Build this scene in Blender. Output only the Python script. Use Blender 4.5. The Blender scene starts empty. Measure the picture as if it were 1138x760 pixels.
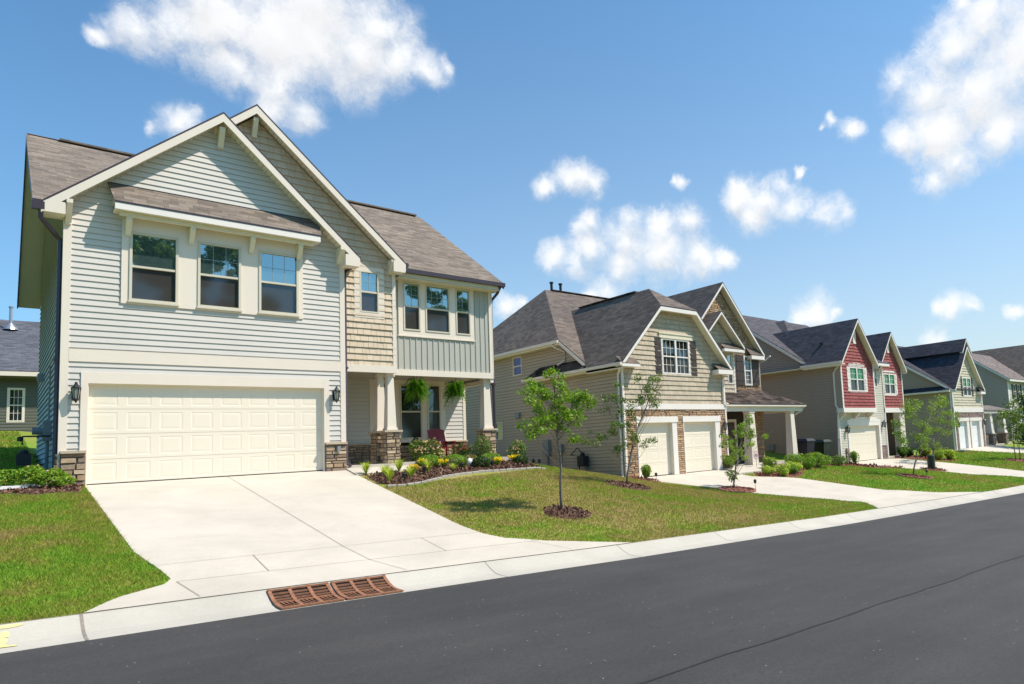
import bpy, bmesh, math, random
import numpy as np
from mathutils import Vector, Matrix
R = math.radians
random.seed(7)
sc = bpy.context.scene
col = sc.collection
# ------------------------------------------------------------------ camera
cam = bpy.data.cameras.new("Camera"); camo = bpy.data.objects.new("Camera", cam); col.objects.link(camo)
RT, UP, FW = (0.705612, -0.706759, -0.051029), (-0.024556, -0.096359, 0.995044), (0.708173, 0.700861, 0.085347)
camo.matrix_world = Matrix(((RT[0], UP[0], -FW[0], 0), (RT[1], UP[1], -FW[1], 0), (RT[2], UP[2], -FW[2], 1.8), (0, 0, 0, 1)))
cam.sensor_fit = 'HORIZONTAL'; cam.sensor_width = 36; cam.lens = 744.10083 / 1138 * 36
cam.shift_x = (569 - 734.70036) / 1138; cam.shift_y = (429.00769 - 380) / 1138
cam.clip_start = .1; cam.clip_end = 2000
sc.camera = camo
# ------------------------------------------------------------------ exposure, sun, sky
sc.view_settings.view_transform = 'Standard'; sc.view_settings.look = 'None'
sc.view_settings.exposure = .48; sc.view_settings.gamma = 1
SUN = Vector((.5, -.45, .93)).normalized()
EL = math.asin(SUN.z); AZ = math.atan2(SUN.x, SUN.y)
sl = bpy.data.lights.new("sun", 'SUN'); sl.energy = 4.3; sl.angle = R(.55); sl.color = (1, .905, .80)
so = bpy.data.objects.new("sun", sl); col.objects.link(so); so.rotation_euler = SUN.to_track_quat('Z', 'Y').to_euler()
so.location = (0, -30, 60)
CLOUDS = [[0.1017, 0.8719, 0.479, 0.0275], [0.1401, 0.8624, 0.4865, 0.0377], [0.1797, 0.8471, 0.5001, 0.0467], [0.2226, 0.8359, 0.5017, 0.0536], [0.266, 0.8175, 0.5108, 0.0605], [0.3137, 0.8044, 0.5044, 0.0438], [0.3532, 0.7916, 0.4986, 0.0321], [0.3855, 0.7797, 0.4935, 0.0218], [0.401, 0.7633, 0.5065, 0.0098], [0.1928, 0.8653, 0.4627, 0.0248], [0.2379, 0.8572, 0.4568, 0.0381], [0.2636, 0.8599, 0.437, 0.0226], [0.232, 0.8719, 0.4313, 0.018], [0.2603, 0.7991, 0.5419, 0.059], [0.1603, 0.8373, 0.5227, 0.0451], [0.3266, 0.7805, 0.5331, 0.0329], [0.0733, 0.8852, 0.4594, 0.0116], [0.1437, 0.9047, 0.4011, 0.0204], [0.1227, 0.9141, 0.3864, 0.0082], [0.8381, 0.2422, 0.4888, 0.0472], [0.8367, 0.284, 0.4682, 0.0411], [0.8404, 0.3224, 0.4357, 0.0387], [0.8668, 0.2746, 0.4163, 0.0522], [0.8744, 0.2341, 0.425, 0.0502], [0.8219, 0.3511, 0.4486, 0.024], [0.8633, 0.3271, 0.3845, 0.0462], [0.8468, 0.3617, 0.39, 0.0248], [0.8827, 0.3146, 0.349, 0.0309], [0.8787, 0.3442, 0.3308, 0.0204], [0.8675, 0.2096, 0.4511, 0.0583], [0.8931, 0.261, 0.3664, 0.0315], [0.8184, 0.2625, 0.5111, 0.0158], [0.7934, 0.4346, 0.4263, 0.0104], [0.811, 0.4191, 0.4082, 0.015], [0.7887, 0.4505, 0.4183, 0.0058], [0.5711, 0.7276, 0.38, 0.0249], [0.5462, 0.7517, 0.3697, 0.0186], [0.5999, 0.7072, 0.374, 0.0201], [0.5829, 0.7158, 0.3844, 0.0174], [0.6907, 0.6224, 0.3681, 0.0126], [0.6825, 0.6284, 0.3733, 0.0063], [0.6049, 0.7268, 0.3253, 0.0192], [0.5964, 0.7374, 0.3171, 0.0128], [0.5752, 0.7695, 0.2774, 0.0232], [0.6111, 0.7369, 0.289, 0.0285], [0.6486, 0.6996, 0.2998, 0.0338], [0.6905, 0.6689, 0.2753, 0.0393], [0.7315, 0.6264, 0.2693, 0.0261], [0.6533, 0.6834, 0.3258, 0.018], [0.7097, 0.6298, 0.3159, 0.0232], [0.6492, 0.7123, 0.2667, 0.0289], [0.599, 0.7544, 0.2684, 0.0208], [0.7511, 0.6036, 0.2672, 0.0156], [0.6843, 0.6602, 0.3097, 0.0259], [0.7733, 0.5388, 0.3341, 0.0326], [0.7479, 0.5666, 0.3458, 0.0227], [0.7963, 0.5093, 0.3265, 0.0249], [0.8242, 0.4722, 0.3127, 0.0246], [0.839, 0.4502, 0.3057, 0.0146], [0.7831, 0.5135, 0.3509, 0.0148], [0.7683, 0.5555, 0.318, 0.0228], [0.7925, 0.4888, 0.3649, 0.0073], [0.6361, 0.7359, 0.2321, 0.0264], [0.6166, 0.754, 0.2265, 0.0118], [0.5219, 0.8273, 0.2079, 0.018], [0.5409, 0.8144, 0.2103, 0.0103], [0.8427, 0.5096, 0.1735, 0.0281], [0.8307, 0.5292, 0.173, 0.0129], [0.8561, 0.4885, 0.1686, 0.0102], [0.923, 0.3461, 0.1682, 0.021], [0.916, 0.3641, 0.1683, 0.0106], [0.9321, 0.3225, 0.1649, 0.0115], [0.9484, 0.2781, 0.1525, 0.0111], [0.9183, 0.3748, 0.1276, 0.0167], [-0.0715, 0.9146, 0.398, 0.0493], [-0.1135, 0.9256, 0.3612, 0.0394], [0.9423, 0.0975, 0.3202, 0.0627], [0.9742, 0.0316, 0.2236, 0.0501]]
def build_world():
    w = bpy.data.worlds.new("World"); sc.world = w; w.use_nodes = True
    nt = w.node_tree; N = nt.nodes; L = nt.links; N.clear()
    out = N.new('ShaderNodeOutputWorld'); bg = N.new('ShaderNodeBackground'); L.new(bg.outputs[0], out.inputs[0])
    bg.inputs[1].default_value = .105
    sky = N.new('ShaderNodeTexSky'); sky.sky_type = 'NISHITA'; sky.sun_disc = False
    sky.sun_elevation = EL; sky.sun_rotation = AZ; sky.altitude = 100; sky.air_density = 1.0; sky.dust_density = 1.0; sky.ozone_density = 2.0
    tc = N.new('ShaderNodeTexCoord')
    def vm(op, a, b=None):
        n = N.new('ShaderNodeVectorMath'); n.operation = op
        for i, v in enumerate((a, b)):
            if v is None: continue
            if isinstance(v, (tuple, list)): n.inputs[i].default_value = v
            else: L.new(v, n.inputs[i])
        return n
    def mm(op, a, b=None, c=None, clamp=False):
        n = N.new('ShaderNodeMath'); n.operation = op; n.use_clamp = clamp
        for i, v in enumerate((a, b, c)):
            if v is None: continue
            if isinstance(v, (int, float)): n.inputs[i].default_value = v
            else: L.new(v, n.inputs[i])
        return n.outputs[0]
    def noise(vec, scale, detail, rough, dist=0):
        n = N.new('ShaderNodeTexNoise'); n.inputs['Scale'].default_value = scale; n.inputs['Detail'].default_value = detail
        n.inputs['Roughness'].default_value = rough; n.inputs['Distortion'].default_value = dist; L.new(vec, n.inputs['Vector']); return n
    D = tc.outputs['Generated']
    def sv(v, k):
        s = N.new('ShaderNodeVectorMath'); s.operation = 'SCALE'; L.new(v, s.inputs[0]); s.inputs['Scale'].default_value = k; return s.outputs[0]
    w1 = vm('SUBTRACT', noise(D, 14, 4, .6).outputs['Color'], (.5, .5, .5)).outputs[0]; w2 = vm('SUBTRACT', noise(D, 60, 4, .6).outputs['Color'], (.5, .5, .5)).outputs[0]
    DW = vm('ADD', vm('ADD', D, sv(w1, .045)).outputs[0], sv(w2, .010)).outputs[0]
    def puffs(vec, k=1.75):
        acc = None
        for x, y, z, r in CLOUDS:
            d = vm('DISTANCE', vec, (x, y, z)).outputs['Value']; m = mm('MULTIPLY_ADD', d, -1.0 / (r * k), 1.0)
            if acc is None: acc = m
            else:
                n = N.new('ShaderNodeMath'); n.operation = 'SMOOTH_MAX'; n.inputs[2].default_value = .45
                L.new(acc, n.inputs[0]); L.new(m, n.inputs[1]); acc = n.outputs[0]
        return acc
    acc = puffs(DW); above = puffs(vm('ADD', DW, (0, 0, .022)).outputs[0])
    n1 = noise(vm('ADD', D, sv(w2, .03)).outputs[0], 19, 12, .66, .15).outputs['Fac']; n2 = noise(D, 9, 3, .5).outputs['Fac']
    dens = mm('ADD', mm('MINIMUM', acc, .95), mm('MULTIPLY', mm('SUBTRACT', n1, .5), 1.25))
    dens = mm('ADD', dens, mm('MULTIPLY', mm('SUBTRACT', n2, .5), .4))
    mr = N.new('ShaderNodeMapRange'); mr.interpolation_type = 'SMOOTHSTEP'; L.new(dens, mr.inputs[0])
    mr.inputs[1].default_value = .14; mr.inputs[2].default_value = 1.0
    gate = N.new('ShaderNodeMapRange'); gate.interpolation_type = 'SMOOTHSTEP'; L.new(acc, gate.inputs[0]); gate.inputs[1].default_value = -.02; gate.inputs[2].default_value = .38
    alpha = mm('MULTIPLY', mm('MULTIPLY', mr.outputs[0], .96), gate.outputs[0])
    # undersides (more cloud above than here) turn pale grey, tops stay white
    under = mm('SUBTRACT', above, acc)
    relief = mm('SUBTRACT', noise(vm('ADD', D, tuple(SUN * .02)).outputs[0], 26, 8, .58, .35).outputs['Fac'], n1)
    shade = N.new('ShaderNodeMapRange'); shade.interpolation_type = 'SMOOTHSTEP'; L.new(mm('ADD', mm('ADD', mm('MULTIPLY', under, .9), mm('MULTIPLY', relief, .16)), mm('MULTIPLY', acc, .25)), shade.inputs[0])
    shade.inputs[1].default_value = -.10; shade.inputs[2].default_value = .50; shade.inputs[3].default_value = 1.0; shade.inputs[4].default_value = .80
    cc = N.new('ShaderNodeVectorMath'); cc.operation = 'SCALE'; cc.inputs[0].default_value = (7.2, 7.25, 7.3); L.new(shade.outputs[0], cc.inputs['Scale'])
    # sky tint
    sep = N.new('ShaderNodeSeparateXYZ'); L.new(D, sep.inputs[0])
    tint = N.new('ShaderNodeMix'); tint.data_type = 'RGBA'; tint.blend_type = 'MULTIPLY'; tint.inputs[0].default_value = 1
    L.new(sky.outputs[0], tint.inputs[6]); tint.inputs[7].default_value = (0.42, 1.04, 1.32, 1)
    hz = mm('POWER', 2.718, mm('MULTIPLY', mm('MAXIMUM', sep.outputs[2], 0.0), -3.3))      # pale air towards the horizon
    hz = mm('MULTIPLY', hz, mm('MULTIPLY_ADD', sep.outputs[0], .62, .42), None, True)
    hm = N.new('ShaderNodeMix'); hm.data_type = 'RGBA'; L.new(hz, hm.inputs[0]); L.new(tint.outputs[2], hm.inputs[6]); hm.inputs[7].default_value = (5.35, 5.6, 5.35, 1)
    mix = N.new('ShaderNodeMix'); mix.data_type = 'RGBA'; L.new(alpha, mix.inputs[0]); L.new(hm.outputs[2], mix.inputs[6]); L.new(cc.outputs[0], mix.inputs[7])
    L.new(mix.outputs[2], bg.inputs[0])
build_world()
# ------------------------------------------------------------------ terrain height (metres, z = 0 at the road in front of the viewer)
def lerp(tab, x):
    if x <= tab[0][0]: return tab[0][1]
    if x >= tab[-1][0]: return tab[-1][1]
    for (a, b), (c, d) in zip(tab, tab[1:]):
        if x <= c: return b + (d - b) * (x - a) / (c - a)
EDGE = [(-80, 2.6), (-20, .85), (0, -.02), (2.8, -.14), (6.3, -.30), (9, -.43), (17.2, -.76), (21.5, -.9), (32.9, -1.23), (45, -1.45), (60, -1.55), (250, -1.6)]
HB = [(-80, 4.0), (-20, 2.2), (0, 1.6), (1.1, 1.58), (1.5, 1.5), (8, 1.5), (12.9, 1.42), (15, 1.05), (18.2, .5), (19, .41), (25, .43), (31, .35), (35, .08), (41, .10), (48, .12), (52, .16), (58, .2), (75, .15), (250, .1)]
SS = [(0, 0), (.11, .07), (.194, .195), (1, 1)]
BK = [(-80, .1), (12, .1), (18, .08), (30, .1), (34, .17), (46, .17), (50, .08), (250, .06)]
def edge(x): return lerp(EDGE, x)
def g(x, y):
    e = edge(x)
    if y <= 10:
        if y >= -1.2: return e
        return e + .15 + (min(1., (-1.95 - y) * .03) if y < -1.95 else 0)
    if y <= 10.75: return e + .185 * ((y - 10) / .75)
    j = e + .185; h = lerp(HB, x)
    if y < 20.3: return j + (h - j) * lerp(SS, (y - 10.75) / 9.55)
    return h + min(y - 20.3, 26) * lerp(BK, x)
# ------------------------------------------------------------------ mesh helpers
ORG = {}
def link(o): col.objects.link(o); return o
def tag(o, label=None, cat=None, group=None, kind=None):
    if label: o['label'] = label
    if cat: o['category'] = cat
    if group: o['group'] = group
    if kind: o['kind'] = kind
    return o
def thing(name, loc, label, cat, group=None):
    o = bpy.data.objects.new(name, None); link(o); o.location = loc; o.empty_display_size = .3
    ORG[o.name] = Vector(loc); return tag(o, label, cat, group)
class MB:
    def __init__(s): s.V = []; s.F = []; s.M = []
    def face(s, pts, mi=0):
        n = len(s.V); s.V += [tuple(p) for p in pts]; s.F.append(tuple(range(n, n + len(pts)))); s.M.append(mi)
    def grid(s, vs, fs, mi=0):
        n = len(s.V); s.V += [tuple(v) for v in vs]
        for f in fs: s.F.append(tuple(i + n for i in f)); s.M.append(mi)
    def box(s, x0, x1, y0, y1, z0, z1, mi=0):
        s.grid([(x0, y0, z0), (x1, y0, z0), (x1, y1, z0), (x0, y1, z0), (x0, y0, z1), (x1, y0, z1), (x1, y1, z1), (x0, y1, z1)],
               [(0, 3, 2, 1), (4, 5, 6, 7), (0, 1, 5, 4), (1, 2, 6, 5), (2, 3, 7, 6), (3, 0, 4, 7)], mi)
    def ext(s, pts, vec, mi=0):                      # polygon extruded along vec
        n = len(pts); q = [tuple(a + b for a, b in zip(p, vec)) for p in pts]
        s.grid(list(pts) + q, [tuple(range(n))[::-1], tuple(range(n, 2 * n))] + [(i, (i + 1) % n, (i + 1) % n + n, i + n) for i in range(n)], mi)
    def pbox(s, P, u0, u1, z0, z1, o0, o1, mi=0):    # box in wall coordinates
        s.grid([P(u0, o0, z0), P(u1, o0, z0), P(u1, o0, z1), P(u0, o0, z1), P(u0, o1, z0), P(u1, o1, z0), P(u1, o1, z1), P(u0, o1, z1)],
               [(0, 1, 2, 3), (7, 6, 5, 4), (0, 4, 5, 1), (1, 5, 6, 2), (2, 6, 7, 3), (3, 7, 4, 0)], mi)
    def tube(s, pts, rad, n=8, mi=0, cap=True):
        pts = [Vector(p) for p in pts]
        if not hasattr(rad, '__len__'): rad = [rad] * len(pts)
        rings = []
        for i, p in enumerate(pts):
            t = (pts[min(i + 1, len(pts) - 1)] - pts[max(i - 1, 0)])
            if t.length < 1e-6: t = Vector((0, 0, 1))
            t.normalize(); a = t.cross(Vector((0, 0, 1)) if abs(t.z) < .9 else Vector((1, 0, 0))).normalized(); b = t.cross(a)
            rings.append([p + (a * math.cos(k * 2 * math.pi / n) + b * math.sin(k * 2 * math.pi / n)) * rad[i] for k in range(n)])
        vs = [v for r in rings for v in r]; fs = []
        for i in range(len(pts) - 1):
            for k in range(n): fs.append((i * n + k, i * n + (k + 1) % n, (i + 1) * n + (k + 1) % n, (i + 1) * n + k))
        if cap: fs += [tuple(range(n))[::-1], tuple(range((len(pts) - 1) * n, len(pts) * n))]
        s.grid(vs, fs, mi)
    def lathe(s, c, prof, n=16, mi=0):
        vs = []; fs = []
        for r, z in prof:
            for k in range(n): vs.append((c[0] + r * math.cos(2 * math.pi * k / n), c[1] + r * math.sin(2 * math.pi * k / n), c[2] + z))
        for i in range(len(prof) - 1):
            for k in range(n): fs.append((i * n + k, i * n + (k + 1) % n, (i + 1) * n + (k + 1) % n, (i + 1) * n + k))
        fs += [tuple(range(n))[::-1], tuple(range((len(prof) - 1) * n, len(prof) * n))]
        s.grid(vs, fs, mi)
    def build(s, name, mats, parent=None, smooth=False, uv=True, org=None):
        if not isinstance(mats, (list, tuple)): mats = [mats]
        me = bpy.data.meshes.new(name)
        o0 = ORG[parent.name] if parent else (Vector(org) if org else Vector((0, 0, 0)))
        me.from_pydata([(v[0] - o0.x, v[1] - o0.y, v[2] - o0.z) for v in s.V], [], s.F)
        for m in mats: me.materials.append(m)
        if any(s.M): me.polygons.foreach_set('material_index', s.M)
        if uv:
            ul = me.uv_layers.new(name='UV'); dat = [0.0] * (2 * len(me.loops))
            for p in me.polygons:
                nn = p.normal
                t = Vector((-nn.y, nn.x, 0))
                if t.length < .02: t = Vector((1, 0, 0))
                t.normalize()
                if t.x < -.01 or (abs(t.x) <= .01 and t.y < 0): t = -t
                b = nn.cross(t)
                if b.z < 0 or (abs(b.z) < .02 and b.y < 0): b = -b
                for li in p.loop_indices:
                    v = me.vertices[me.loops[li].vertex_index].co + o0
                    dat[2 * li] = v.dot(t); dat[2 * li + 1] = v.dot(b)
            ul.data.foreach_set('uv', dat)
        if smooth: me.polygons.foreach_set('use_smooth', [True] * len(me.polygons))
        me.update()
        o = bpy.data.objects.new(name, me); link(o)
        if parent: o.parent = parent
        elif org: o.location = org
        ORG[o.name] = o0
        return o
def FY(y): return lambda u, o, z: (u, y - o, z)
def FX(x, s=-1): return lambda u, o, z: (x + s * o, u, z)
def clip(poly, cp):
    out = list(poly); n = len(cp)
    area = sum(cp[i][0] * cp[(i + 1) % n][1] - cp[(i + 1) % n][0] * cp[i][1] for i in range(n))
    if area < 0: cp = cp[::-1]
    for i in range(n):
        a, b = cp[i], cp[(i + 1) % n]; src = out; out = []
        if not src: break
        f = lambda p: (b[0] - a[0]) * (p[1] - a[1]) - (b[1] - a[1]) * (p[0] - a[0])
        for k in range(len(src)):
            p, q = src[k], src[(k + 1) % len(src)]; fp, fq = f(p), f(q)
            if fp >= -1e-9: out.append(p)
            if (fp > 1e-9 and fq < -1e-9) or (fp < -1e-9 and fq > 1e-9):
                t = fp / (fp - fq); out.append((p[0] + (q[0] - p[0]) * t, p[1] + (q[1] - p[1]) * t))
    return out
def strips(poly, op, z0, z1, ulo, uhi):
    cuts = sorted({z0, z1, *[z for o in op for z in (o[2], o[3]) if z0 < z < z1]})
    for a, b in zip(cuts, cuts[1:]):
        zm = (a + b) / 2; iv = [(ulo, uhi)]
        for o in op:
            if o[2] < zm < o[3]:
                nv = []
                for p, q in iv:
                    if o[0] > p: nv.append((p, min(q, o[0])))
                    if o[1] < q: nv.append((max(p, o[1]), q))
                iv = [t for t in nv if t[1] - t[0] > 1e-4]
        for p, q in iv: yield a, b, p, q
def lap(mb, P, poly, op=(), ex=.145, pr=.016, shake=False, mi=0, seed=1):
    rnd = random.Random(seed)
    us = [p[0] for p in poly]; zs = [p[1] for p in poly]; zb = min(zs); k = 0
    while zb + k * ex < max(zs) - 1e-4:
        za = zb + k * ex; zt = min(za + ex, max(zs)); k += 1
        for a, b, p, q in strips(poly, op, za, zt, min(us), max(us)):
            segs = [(p, q)]
            if shake:
                segs = []; u = p - rnd.random() * .1
                while u < q:
                    w = rnd.uniform(.10, .26); s0, s1 = max(u, p), min(u + w - .007, q); u += w
                    if s1 > s0 + .005: segs.append((s0, s1))
            for s0, s1 in segs:
                pg = clip([(s0, a), (s1, a), (s1, b), (s0, b)], poly)
                if len(pg) < 3: continue
                j = rnd.uniform(-.003, .004) if shake else 0
                of = lambda z: .002 + j + pr * (1 - (z - za) / ex)
                fs = [P(u, of(z), z) for u, z in pg]; mb.face(fs, mi)
                bt = [u for u, z in pg if z < za + 1e-5]
                if len(bt) >= 2 and abs(a - za) < 1e-6:
                    u0, u1 = min(bt), max(bt); mb.face([P(u0, -.001, za), P(u1, -.001, za), P(u1, of(za), za), P(u0, of(za), za)], mi + 1); mb.face([P(u0, -.0005, za - .013), P(u1, -.0005, za - .013), P(u1, -.0005 + pr * .1 + .003, za), P(u0, -.0005 + pr * .1 + .003, za)], mi + 1)  # lip and strip below it carry the painted under-lap shade
    if shake:
        for a, b, p, q in strips(poly, op, min(zs), max(zs), min(us), max(us)):
            pg = clip([(p, a), (q, a), (q, b), (p, b)], poly)
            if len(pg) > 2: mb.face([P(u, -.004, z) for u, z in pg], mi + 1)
def stones(mb, P, poly, op=(), rh=(.07, .15), rw=(.15, .42), dep=.05, seed=3):
    rnd = random.Random(seed); us = [p[0] for p in poly]; zs = [p[1] for p in poly]; z = min(zs)
    while z < max(zs) - .01:
        h = min(rnd.uniform(*rh), max(zs) - z)
        if max(zs) - z - h < rh[0] * .6: h = max(zs) - z
        for a, b, p, q in strips(poly, op, z, z + h, min(us), max(us)):
            u = p
            while u < q - .002:
                w = rnd.uniform(*rw)
                if q - u - w < rw[0] * .6: w = q - u
                g_ = .007
                pg = clip([(u + g_, a + g_), (u + w - g_, a + g_), (u + w - g_, b - g_), (u + g_, b - g_)], poly)
                if len(pg) >= 3:
                    d = dep * rnd.uniform(.6, 1.25); cu = sum(t[0] for t in pg) / len(pg); cz = sum(t[1] for t in pg) / len(pg); n = len(pg)
                    fr = [(cu + (t[0] - cu) * (1 - min(.9, .03 / max(w, .05))) + rnd.uniform(-.006, .006), cz + (t[1] - cz) * (1 - min(.5, .022 / max(h, .04))) + rnd.uniform(-.004, .004)) for t in pg]
                    mb.grid([P(t[0], 0, t[1]) for t in pg] + [P(t[0], d + rnd.uniform(-.006, .006), t[1]) for t in fr],
                            [tuple(range(n, 2 * n))] + [(i, (i + 1) % n, (i + 1) % n + n, i + n) for i in range(n)], 0)
                u += w
        z += h
    for a, b, p, q in strips(poly, op, min(zs), max(zs), min(us), max(us)):
        pg = clip([(p, a), (q, a), (q, b), (p, b)], poly)
        if len(pg) > 2: mb.face([P(u, dep * .35, z) for u, z in pg], 1)
def rect(u0, u1, z0, z1): return [(u0, z0), (u1, z0), (u1, z1), (u0, z1)]
# ------------------------------------------------------------------ materials
def newmat(name):
    m = bpy.data.materials.new(name); m.use_nodes = True; nt = m.node_tree; b = nt.nodes['Principled BSDF']
    return m, nt, nt.nodes, nt.links, b
def nz(N, L, scale, detail=4, rough=.55, vec=None, dist=0):
    n = N.new('ShaderNodeTexNoise'); n.inputs['Scale'].default_value = scale; n.inputs['Detail'].default_value = detail
    n.inputs['Roughness'].default_value = rough; n.inputs['Distortion'].default_value = dist
    if vec is not None: L.new(vec, n.inputs['Vector'])
    return n.outputs['Fac']
def pos(N): return N.new('ShaderNodeNewGeometry').outputs['Position']
def ramp(N, L, fac, stops):
    r = N.new('ShaderNodeValToRGB'); L.new(fac, r.inputs[0]); e = r.color_ramp.elements
    while len(e) > 1: e.remove(e[-1])
    e[0].position = stops[0][0]; e[0].color = (*stops[0][1], 1)
    for p, c in stops[1:]:
        n = e.new(p); n.color = (*c, 1)
    return r.outputs[0]
def mixc(N, L, fac, a, b, bt='MIX'):
    m = N.new('ShaderNodeMix'); m.data_type = 'RGBA'; m.blend_type = bt
    for i, v in ((0, fac), (6, a), (7, b)):
        if isinstance(v, (int, float)): m.inputs[i].default_value = v
        elif isinstance(v, tuple): m.inputs[i].default_value = (*v, 1)
        else: L.new(v, m.inputs[i])
    return m.outputs[2]
def bump(N, L, b, h, strength=.3, dist=.01):
    n = N.new('ShaderNodeBump'); n.inputs['Strength'].default_value = strength; n.inputs['Distance'].default_value = dist
    L.new(h, n.inputs['Height']); L.new(n.outputs[0], b.inputs['Normal'])
def sc3(c, k): return tuple(min(1, x * k) for x in c)
SIDEC = {}
def M_plain(name, c, rough=.6, var=.08, scale=3, metal=0, bmp=0, bs=40, streak=False):
    m, nt, N, L, b = newmat(name); b.inputs['Roughness'].default_value = rough; b.inputs['Metallic'].default_value = metal; SIDEC[m.name] = c
    v = pos(N)
    if streak:
        mp = N.new('ShaderNodeMapping'); mp.inputs['Scale'].default_value = (1, 1, .12); L.new(v, mp.inputs[0]); v = mp.outputs[0]
    f = nz(N, L, scale, 5, .6, v)
    L.new(ramp(N, L, f, [(.25, sc3(c, 1 - var)), (.75, sc3(c, 1 + var))]), b.inputs['Base Color'])
    if bmp: bump(N, L, b, nz(N, L, bs, 4, .6, pos(N)), bmp, .004)
    return m
def M_island(name, stops, rough=.85, bs=60, bstr=.5, mul=.25, noise_scale=12):
    m, nt, N, L, b = newmat(name); b.inputs['Roughness'].default_value = rough; SIDEC[m.name] = stops[0][1]
    gm = N.new('ShaderNodeNewGeometry'); c = ramp(N, L, gm.outputs['Random Per Island'], stops)
    f = nz(N, L, noise_scale, 6, .65, gm.outputs['Position'])
    c = mixc(N, L, 1, c, ramp(N, L, f, [(.2, (1 - mul,) * 3), (.8, (1 + mul * .6,) * 3)]), 'MULTIPLY'); L.new(c, b.inputs['Base Color'])
    bump(N, L, b, nz(N, L, bs, 6, .65, gm.outputs['Position']), bstr, .01)
    return m
def M_shingle(name, c, var=.28, tone=(.13, .32)):
    m, nt, N, L, b = newmat(name); b.inputs['Roughness'].default_value = .93; b.inputs['Specular IOR Level'].default_value = .25
    uv = N.new('ShaderNodeUVMap'); uv.uv_map = 'UV'
    br = N.new('ShaderNodeTexBrick'); L.new(uv.outputs[0], br.inputs['Vector']); br.offset = .5; br.offset_frequency = 2; br.squash = 1.4; br.squash_frequency = 3
    br.inputs['Scale'].default_value = 1; br.inputs['Brick Width'].default_value = .31; br.inputs['Row Height'].default_value = tone[0]
    br.inputs['Mortar Size'].default_value = .005; br.inputs['Mortar Smooth'].default_value = .1; br.inputs['Bias'].default_value = 0
    br.inputs['Color1'].default_value = (*sc3(c, 1 + var), 1); br.inputs['Color2'].default_value = (*sc3(c, 1 - var), 1); br.inputs['Mortar'].default_value = (*sc3(c, .55), 1)
    mp = N.new('ShaderNodeMapping'); mp.inputs['Scale'].default_value = (2.2, 7.4, 1); L.new(uv.outputs[0], mp.inputs[0])
    f = nz(N, L, 1, 4, .7, mp.outputs[0]); f2 = nz(N, L, .5, 3, .5, uv.outputs[0]); f3 = nz(N, L, 160, 2, .6, uv.outputs[0])
    k = mixc(N, L, 1, br.outputs['Color'], ramp(N, L, f, [(.25, (.7, .7, .7)), (.75, (1.28, 1.25, 1.22))]), 'MULTIPLY')
    k = mixc(N, L, 1, k, ramp(N, L, f2, [(.3, (.88, .88, .9)), (.7, (1.1, 1.09, 1.06))]), 'MULTIPLY')
    k = mixc(N, L, 1, k, ramp(N, L, f3, [(.3, (.8, .8, .8)), (.7, (1.2, 1.2, 1.2))]), 'MULTIPLY')
    L.new(k, b.inputs['Base Color'])
    # course overlap as a saw-tooth height
    sp = N.new('ShaderNodeSeparateXYZ'); L.new(uv.outputs[0], sp.inputs[0])
    d = N.new('ShaderNodeMath'); d.operation = 'DIVIDE'; L.new(sp.outputs[1], d.inputs[0]); d.inputs[1].default_value = tone[0]
    fr = N.new('ShaderNodeMath'); fr.operation = 'FRACT'; L.new(d.outputs[0], fr.inputs[0])
    iv = N.new('ShaderNodeMath'); iv.operation = 'SUBTRACT'; iv.inputs[0].default_value = 1; L.new(fr.outputs[0], iv.inputs[1])
    bump(N, L, b, iv.outputs[0], .7, .012)
    return m
def M_glass(name, inner, refl, tint=(.75, .9, 1.0), rough=.015):
    m, nt, N, L, b = newmat(name); N.remove(b); out = N['Material Output']
    d = N.new('ShaderNodeBsdfDiffuse'); d.inputs[0].default_value = (*inner, 1)
    gl = N.new('ShaderNodeBsdfGlossy'); gl.inputs[0].default_value = (*tint, 1); gl.inputs['Roughness'].default_value = rough
    f = N.new('ShaderNodeFresnel'); f.inputs[0].default_value = 1.5
    a = N.new('ShaderNodeMath'); a.operation = 'ADD'; a.use_clamp = True; L.new(f.outputs[0], a.inputs[0]); a.inputs[1].default_value = refl
    bp = N.new('ShaderNodeBump'); bp.inputs['Strength'].default_value = .04; bp.inputs['Distance'].default_value = .01; L.new(nz(N, L, 1.3, 1, .5, pos(N)), bp.inputs['Height']); L.new(bp.outputs[0], gl.inputs['Normal'])
    mx = N.new('ShaderNodeMixShader'); L.new(a.outputs[0], mx.inputs[0]); L.new(d.outputs[0], mx.inputs[1]); L.new(gl.outputs[0], mx.inputs[2]); L.new(mx.outputs[0], out.inputs[0])
    return m
def M_leaf(name, stops, rough=.5, trans=.35):
    m, nt, N, L, b = newmat(name); out = N['Material Output']
    gm = N.new('ShaderNodeNewGeometry'); c = ramp(N, L, gm.outputs['Random Per Island'], stops)
    L.new(c, b.inputs['Base Color']); b.inputs['Roughness'].default_value = rough; b.inputs['Specular IOR Level'].default_value = .35
    t = N.new('ShaderNodeBsdfTranslucent'); c2 = mixc(N, L, 1, c, (1.5, 1.5, .5), 'MULTIPLY'); L.new(c2, t.inputs[0])
    mx = N.new('ShaderNodeMixShader'); mx.inputs[0].default_value = trans; L.new(b.outputs[0], mx.inputs[1]); L.new(t.outputs[0], mx.inputs[2]); L.new(mx.outputs[0], out.inputs[0])
    return m
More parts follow.
